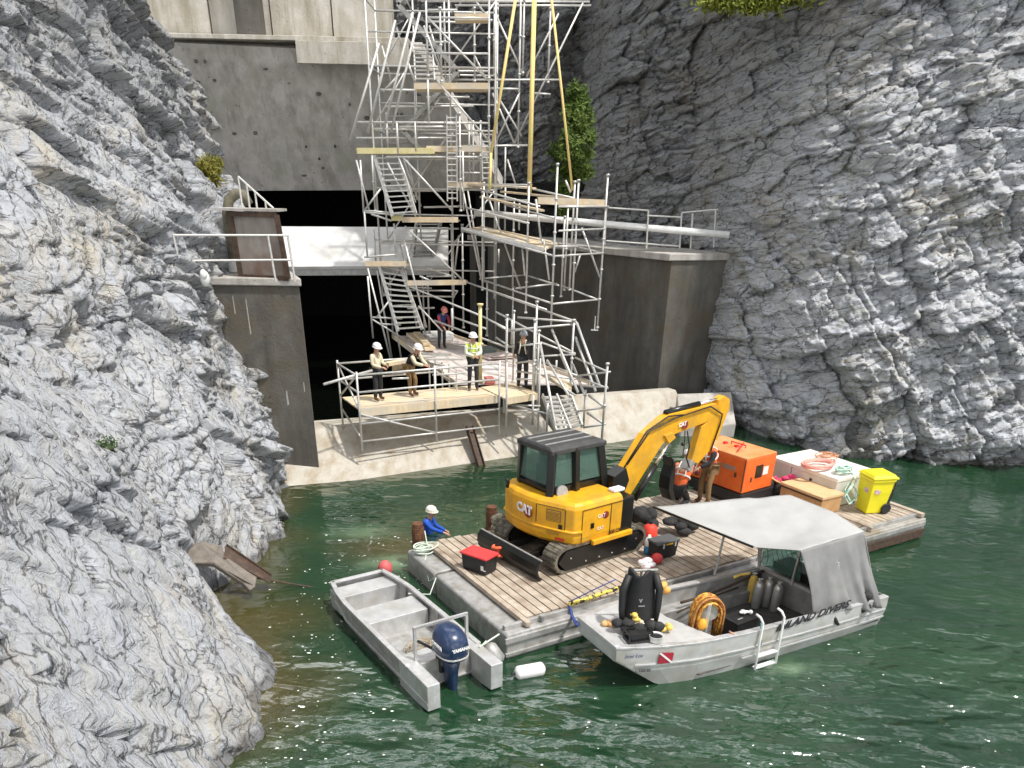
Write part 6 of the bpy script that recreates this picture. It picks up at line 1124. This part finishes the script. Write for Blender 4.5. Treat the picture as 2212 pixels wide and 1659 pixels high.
# crew on the barge
p_ = at(*c2(676, 788), ZD); person('person in a grey hard hat and orange vest with brown trousers standing behind the bucket', Vector((p_.x, p_.y, ZD)), math.radians(-55), dict(pel=(0, .10, .92), wai=(0, .06, 1.07), che=(0, -.06, 1.30), nek=(0, -.13, 1.45), hea=(0, -.19, 1.54), cro=(0, -.21, 1.66), ls=(.19, -.08, 1.38), rs=(-.19, -.08, 1.38), le=(.25, -.20, 1.12), re=(-.25, -.20, 1.12), lw=(.12, -.42, 1.0), rw=(-.10, -.44, .98), lh=(.1, .08, .9), rh=(-.1, .08, .9)), dict(top=hio, sleeve=blackc, leg=brownc, hat=cm('grey_hat2', (.32, .36, .40)), boot=brownb), vest=silver, scale=1.12)
p_ = at(*c2(520, 800), ZD); person('person kneeling by the excavator bucket in an orange vest and dark trousers', Vector((p_.x, p_.y, ZD)), math.radians(150), dict(pel=(0, .18, .45), wai=(0, .12, .60), che=(0, -.02, .82), nek=(0, -.10, .96), hea=(0, -.17, 1.04), cro=(0, -.20, 1.16), ls=(.19, -.04, .90), rs=(-.19, -.04, .90), le=(.26, -.22, .72), re=(-.26, -.22, .72), lw=(.16, -.46, .70), rw=(-.14, -.46, .74), lh=(.1, .18, .43), rh=(-.1, .18, .43), lk=(.14, -.26, .50), la=(.14, -.20, .09), lt=(.15, -.36, .05), rk=(-.12, -.18, .10), ra=(-.13, .30, .08), rt=(-.13, .42, .05)), dict(top=hio, sleeve=cm('dark_maroon', (.16, .03, .03)), leg=blackc, hat=cm('pale_hat', (.62, .60, .58)), boot=blackc), vest=silver, scale=1.2)
# wader standing in the water: hips at the surface
p_ = at(925, 1150, 0); person('person in a blue jacket and white cap standing chest deep in the green water', Vector((p_.x, p_.y, -1.08)), math.radians(75), dict(lw=(.20, -.42, 1.08), le=(.24, -.12, 1.18), rw=(-.22, -.52, 1.20), re=(-.26, -.2, 1.28), che=(0, -.05, 1.34), nek=(0, -.07, 1.50), hea=(0, -.10, 1.60), cro=(0, -.09, 1.73)), dict(top=cm('bright_blue_jacket', (.015, .09, .50)), leg=darkc, hat=cm('white_cap', (.80, .76, .66))), scale=1.02)

# ------------------------------------------------------------------ plants
def leafmat(n, a, b): m = mat(n, a, b, 3, .7, spec=.3); m.node_tree.nodes['Principled BSDF'].inputs['Subsurface Weight'].default_value = 0; return m
def foliage(c, fn, n, sz, seed, up=.3, aspect=2.):
    rn = random.Random(seed); m_ = MB()
    for i in range(n):
        p = Vector(c)+Vector(fn(rn)); d = Vector((rn.uniform(-1, 1), rn.uniform(-1, 1), rn.uniform(-1, 1)+up)).normalized(); s = d.orthogonal().normalized()*sz*rn.uniform(.4, .8)/aspect; l = d*sz*rn.uniform(.6, 1.3)
        m_.add([p-s, p+s, p+l+s*.3, p+l-s*.3], [(0, 1, 2, 3)])
    return m_
def clumps(rn, rx, ry, rz, cl):
    k = rn.choice(cl); return tuple(k[i]+rn.gauss(0, (rx, ry, rz)[i]) for i in range(3))
tl = atY(1232, 395, 35.4); H_t = atY(1232, 200, 35.4).z-tl.z
tree = thing('conifer', 'bright green young conifer growing from the cliff behind the yellow straps', 'tree', tl)
rn0 = random.Random(5); lv = []
for i in range(60):
    h = rn0.random(); r = (1.15*(1-abs(h-.38)*1.45)+.10)*rn0.uniform(.2, 1); a = rn0.uniform(0, 6.28); lv.append((r*math.cos(a)*.85+.1, r*math.sin(a)*.7, .2+h*H_t*.95))
lv += [(-.25+.1*math.sin(i), -.2, .1*i-.9) for i in range(8)]
part('crown', foliage((0, 0, 0), lambda r: clumps(r, .10, .10, .12, lv), 9000, .17, 3, .1, 3), leafmat('conifer_leaf', (.04, .08, .012), (.12, .17, .03)), tree, local=True)
part('trunk', MB().path([(0, .3, -.3), (.05, .1, .6), (0, 0, H_t*.6), (0.05, 0, H_t*.95)], [.09, .07, .045, .015], 8), rustd, tree, local=True)
br = MB()
for k in lv[::3]: br.path([(0, 0, k[2]*.9), (k[0]*.6, k[1]*.6, k[2]), k], [.03, .015, .006], 5)
part('branch', br, rustd, tree, local=True)
def bush(name, lab, x, y, Y_, rx, rz, n, sz, m, seed, cat='bush'):
    c = atY(x, y, Y_); b = thing(name, lab, cat, c); rn1 = random.Random(seed); cl = [(rn1.gauss(0, rx*.5), rn1.gauss(0, .2)-.15, rn1.uniform(0, rz)) for _ in range(22)]
    part('foliage', foliage((0, 0, 0), lambda r: clumps(r, rx*.16, .12, rz*.14, cl), n, sz, seed), m, b, local=True)
    st_ = MB()
    for k in cl[:10]: st_.path([(k[0]*.2, .25, -.1), (k[0]*.6, k[1]*.5, k[2]*.6), k], [.025, .014, .006], 5)
    part('stem', st_, rustd, b, local=True)
bush('mossy_bush', 'small yellow green bush where the left rock meets the dam face', 460, 396, 27.2, .5, .6, 1500, .10, leafmat('moss_leaf', (.13, .13, .015), (.20, .18, .03)), 9)
bush('overhanging_shrub', 'yellow green shrub hanging from the top of the right cliff', 1632, 22, 32.5, 2.6, .7, 4200, .16, leafmat('shrub_leaf', (.18, .21, .03), (.28, .30, .05)), 10)
bush('rock_fern', 'small dark green fern growing on the left rock slope', 236, 985, 13.6, .10, .28, 350, .05, leafmat('fern_leaf', (.035, .07, .015), (.07, .12, .03)), 11, 'fern')
# ------------------------------------------------------------------ rusty scrap and boulders
cR = crop(0, 1200, 2.304)
Z3 = .75
bp_ = [cR(x, y) for x, y in ((1020, 430), (1085, 370), (1160, 352), (1285, 375), (1290, 430), (1480, 560), (1470, 610), (1440, 635), (1400, 590), (1290, 520), (1230, 480), (1130, 475), (1060, 490))]
hz_ = [.95, 1.1, 1.15, 1.05, .9, .45, .35, .3, .4, .65, .8, .85, .9]
V_ = [at(x, y, h) for (x, y), h in zip(bp_, hz_)]
slab = thing('broken_concrete', 'broken slab of old tan concrete lying on the left shore rocks', 'concrete slab', V_[6])
part('slab', MB().prism(V_, (-.05, .05, -.12)), mat('tan_concrete', (.15, .13, .11), (.22, .195, .165), 5, .9, bump=.8, bs=12), slab, bev=.03)
a_, b_ = at(*cR(1300, 385), 1.0), at(*cR(1560, 560), .25); mb = MB(); dv = (b_-a_).normalized(); sdv = dv.cross(Vector((0, 0, 1))).normalized()
mb.prism([a_, b_, b_+Vector((.02, -.02, -.06))-sdv*-.2, a_-sdv*-.28+Vector((0, 0, -.16))], (0, 0, .03)); mb.bar(a_+Vector((0, .02, .02)), b_+Vector((0, .02, .02)), .04, .10)
solo('rusty_channel', mb, rustd, 'rusty brown steel channel lying across the broken concrete slab', 'steel channel', b_)
solo('shore_rod', MB().tube(at(*cR(1480, 565), .25), at(*cR(1840, 625), -.05), .02), rustd, 'thin dark rod running from the rusty channel into the water', 'rod', at(*cR(1480, 565), .2))
def boulder(lab, x, y, z, s, seed, m=None, rot=0.):
    c = at(x, y, z); n = 26; th_ = np.linspace(0, math.pi, n)[:, None]*np.ones((1, n)); ph = np.linspace(0, 2*math.pi, n)[None, :]*np.ones((n, 1))
    X_b, Y_b, Z_b = np.sin(th_)*np.cos(ph), np.sin(th_)*np.sin(ph), np.cos(th_); p = 3.2; nr = (abs(X_b)**p+abs(Y_b)**p+abs(Z_b)**p)**(1/p); X_b, Y_b, Z_b = X_b/nr, Y_b/nr, Z_b/nr
    q = 1+.35*(vn(X_b*1.3+seed, Y_b*1.3+5, Z_b*1.3+9, seed)-.5)+.22*(vn(X_b*4+seed, Y_b*4+5, Z_b*4+9, seed)-.5)
    A_ = np.stack([X_b*q*s[0], Y_b*q*s[1], Z_b*q*s[2]], -1).reshape(-1, 3); o = npmesh('boulder', A_, n, n, m or R_right, True); o.location = c; o.rotation_euler = (0, .1, rot); tag(o, lab, 'boulder')
boulder('pale layered boulder at the foot of the right cliff left of its twin', 2048, 962, .5, (.62, .5, .34), 3, R_left, .1)
boulder('rounded grey boulder at the foot of the right cliff near the frame edge', 2118, 958, .55, (.62, .5, .36), 5, R_left, -.1)
boulder('low flat rock awash below the two pale boulders', 2075, 992, .0, (1.6, .7, .32), 8, R_right)
boulder('blocky rock at the foot of the cliff behind the white crate', 1865, 960, .35, (.8, .6, .75), 12)
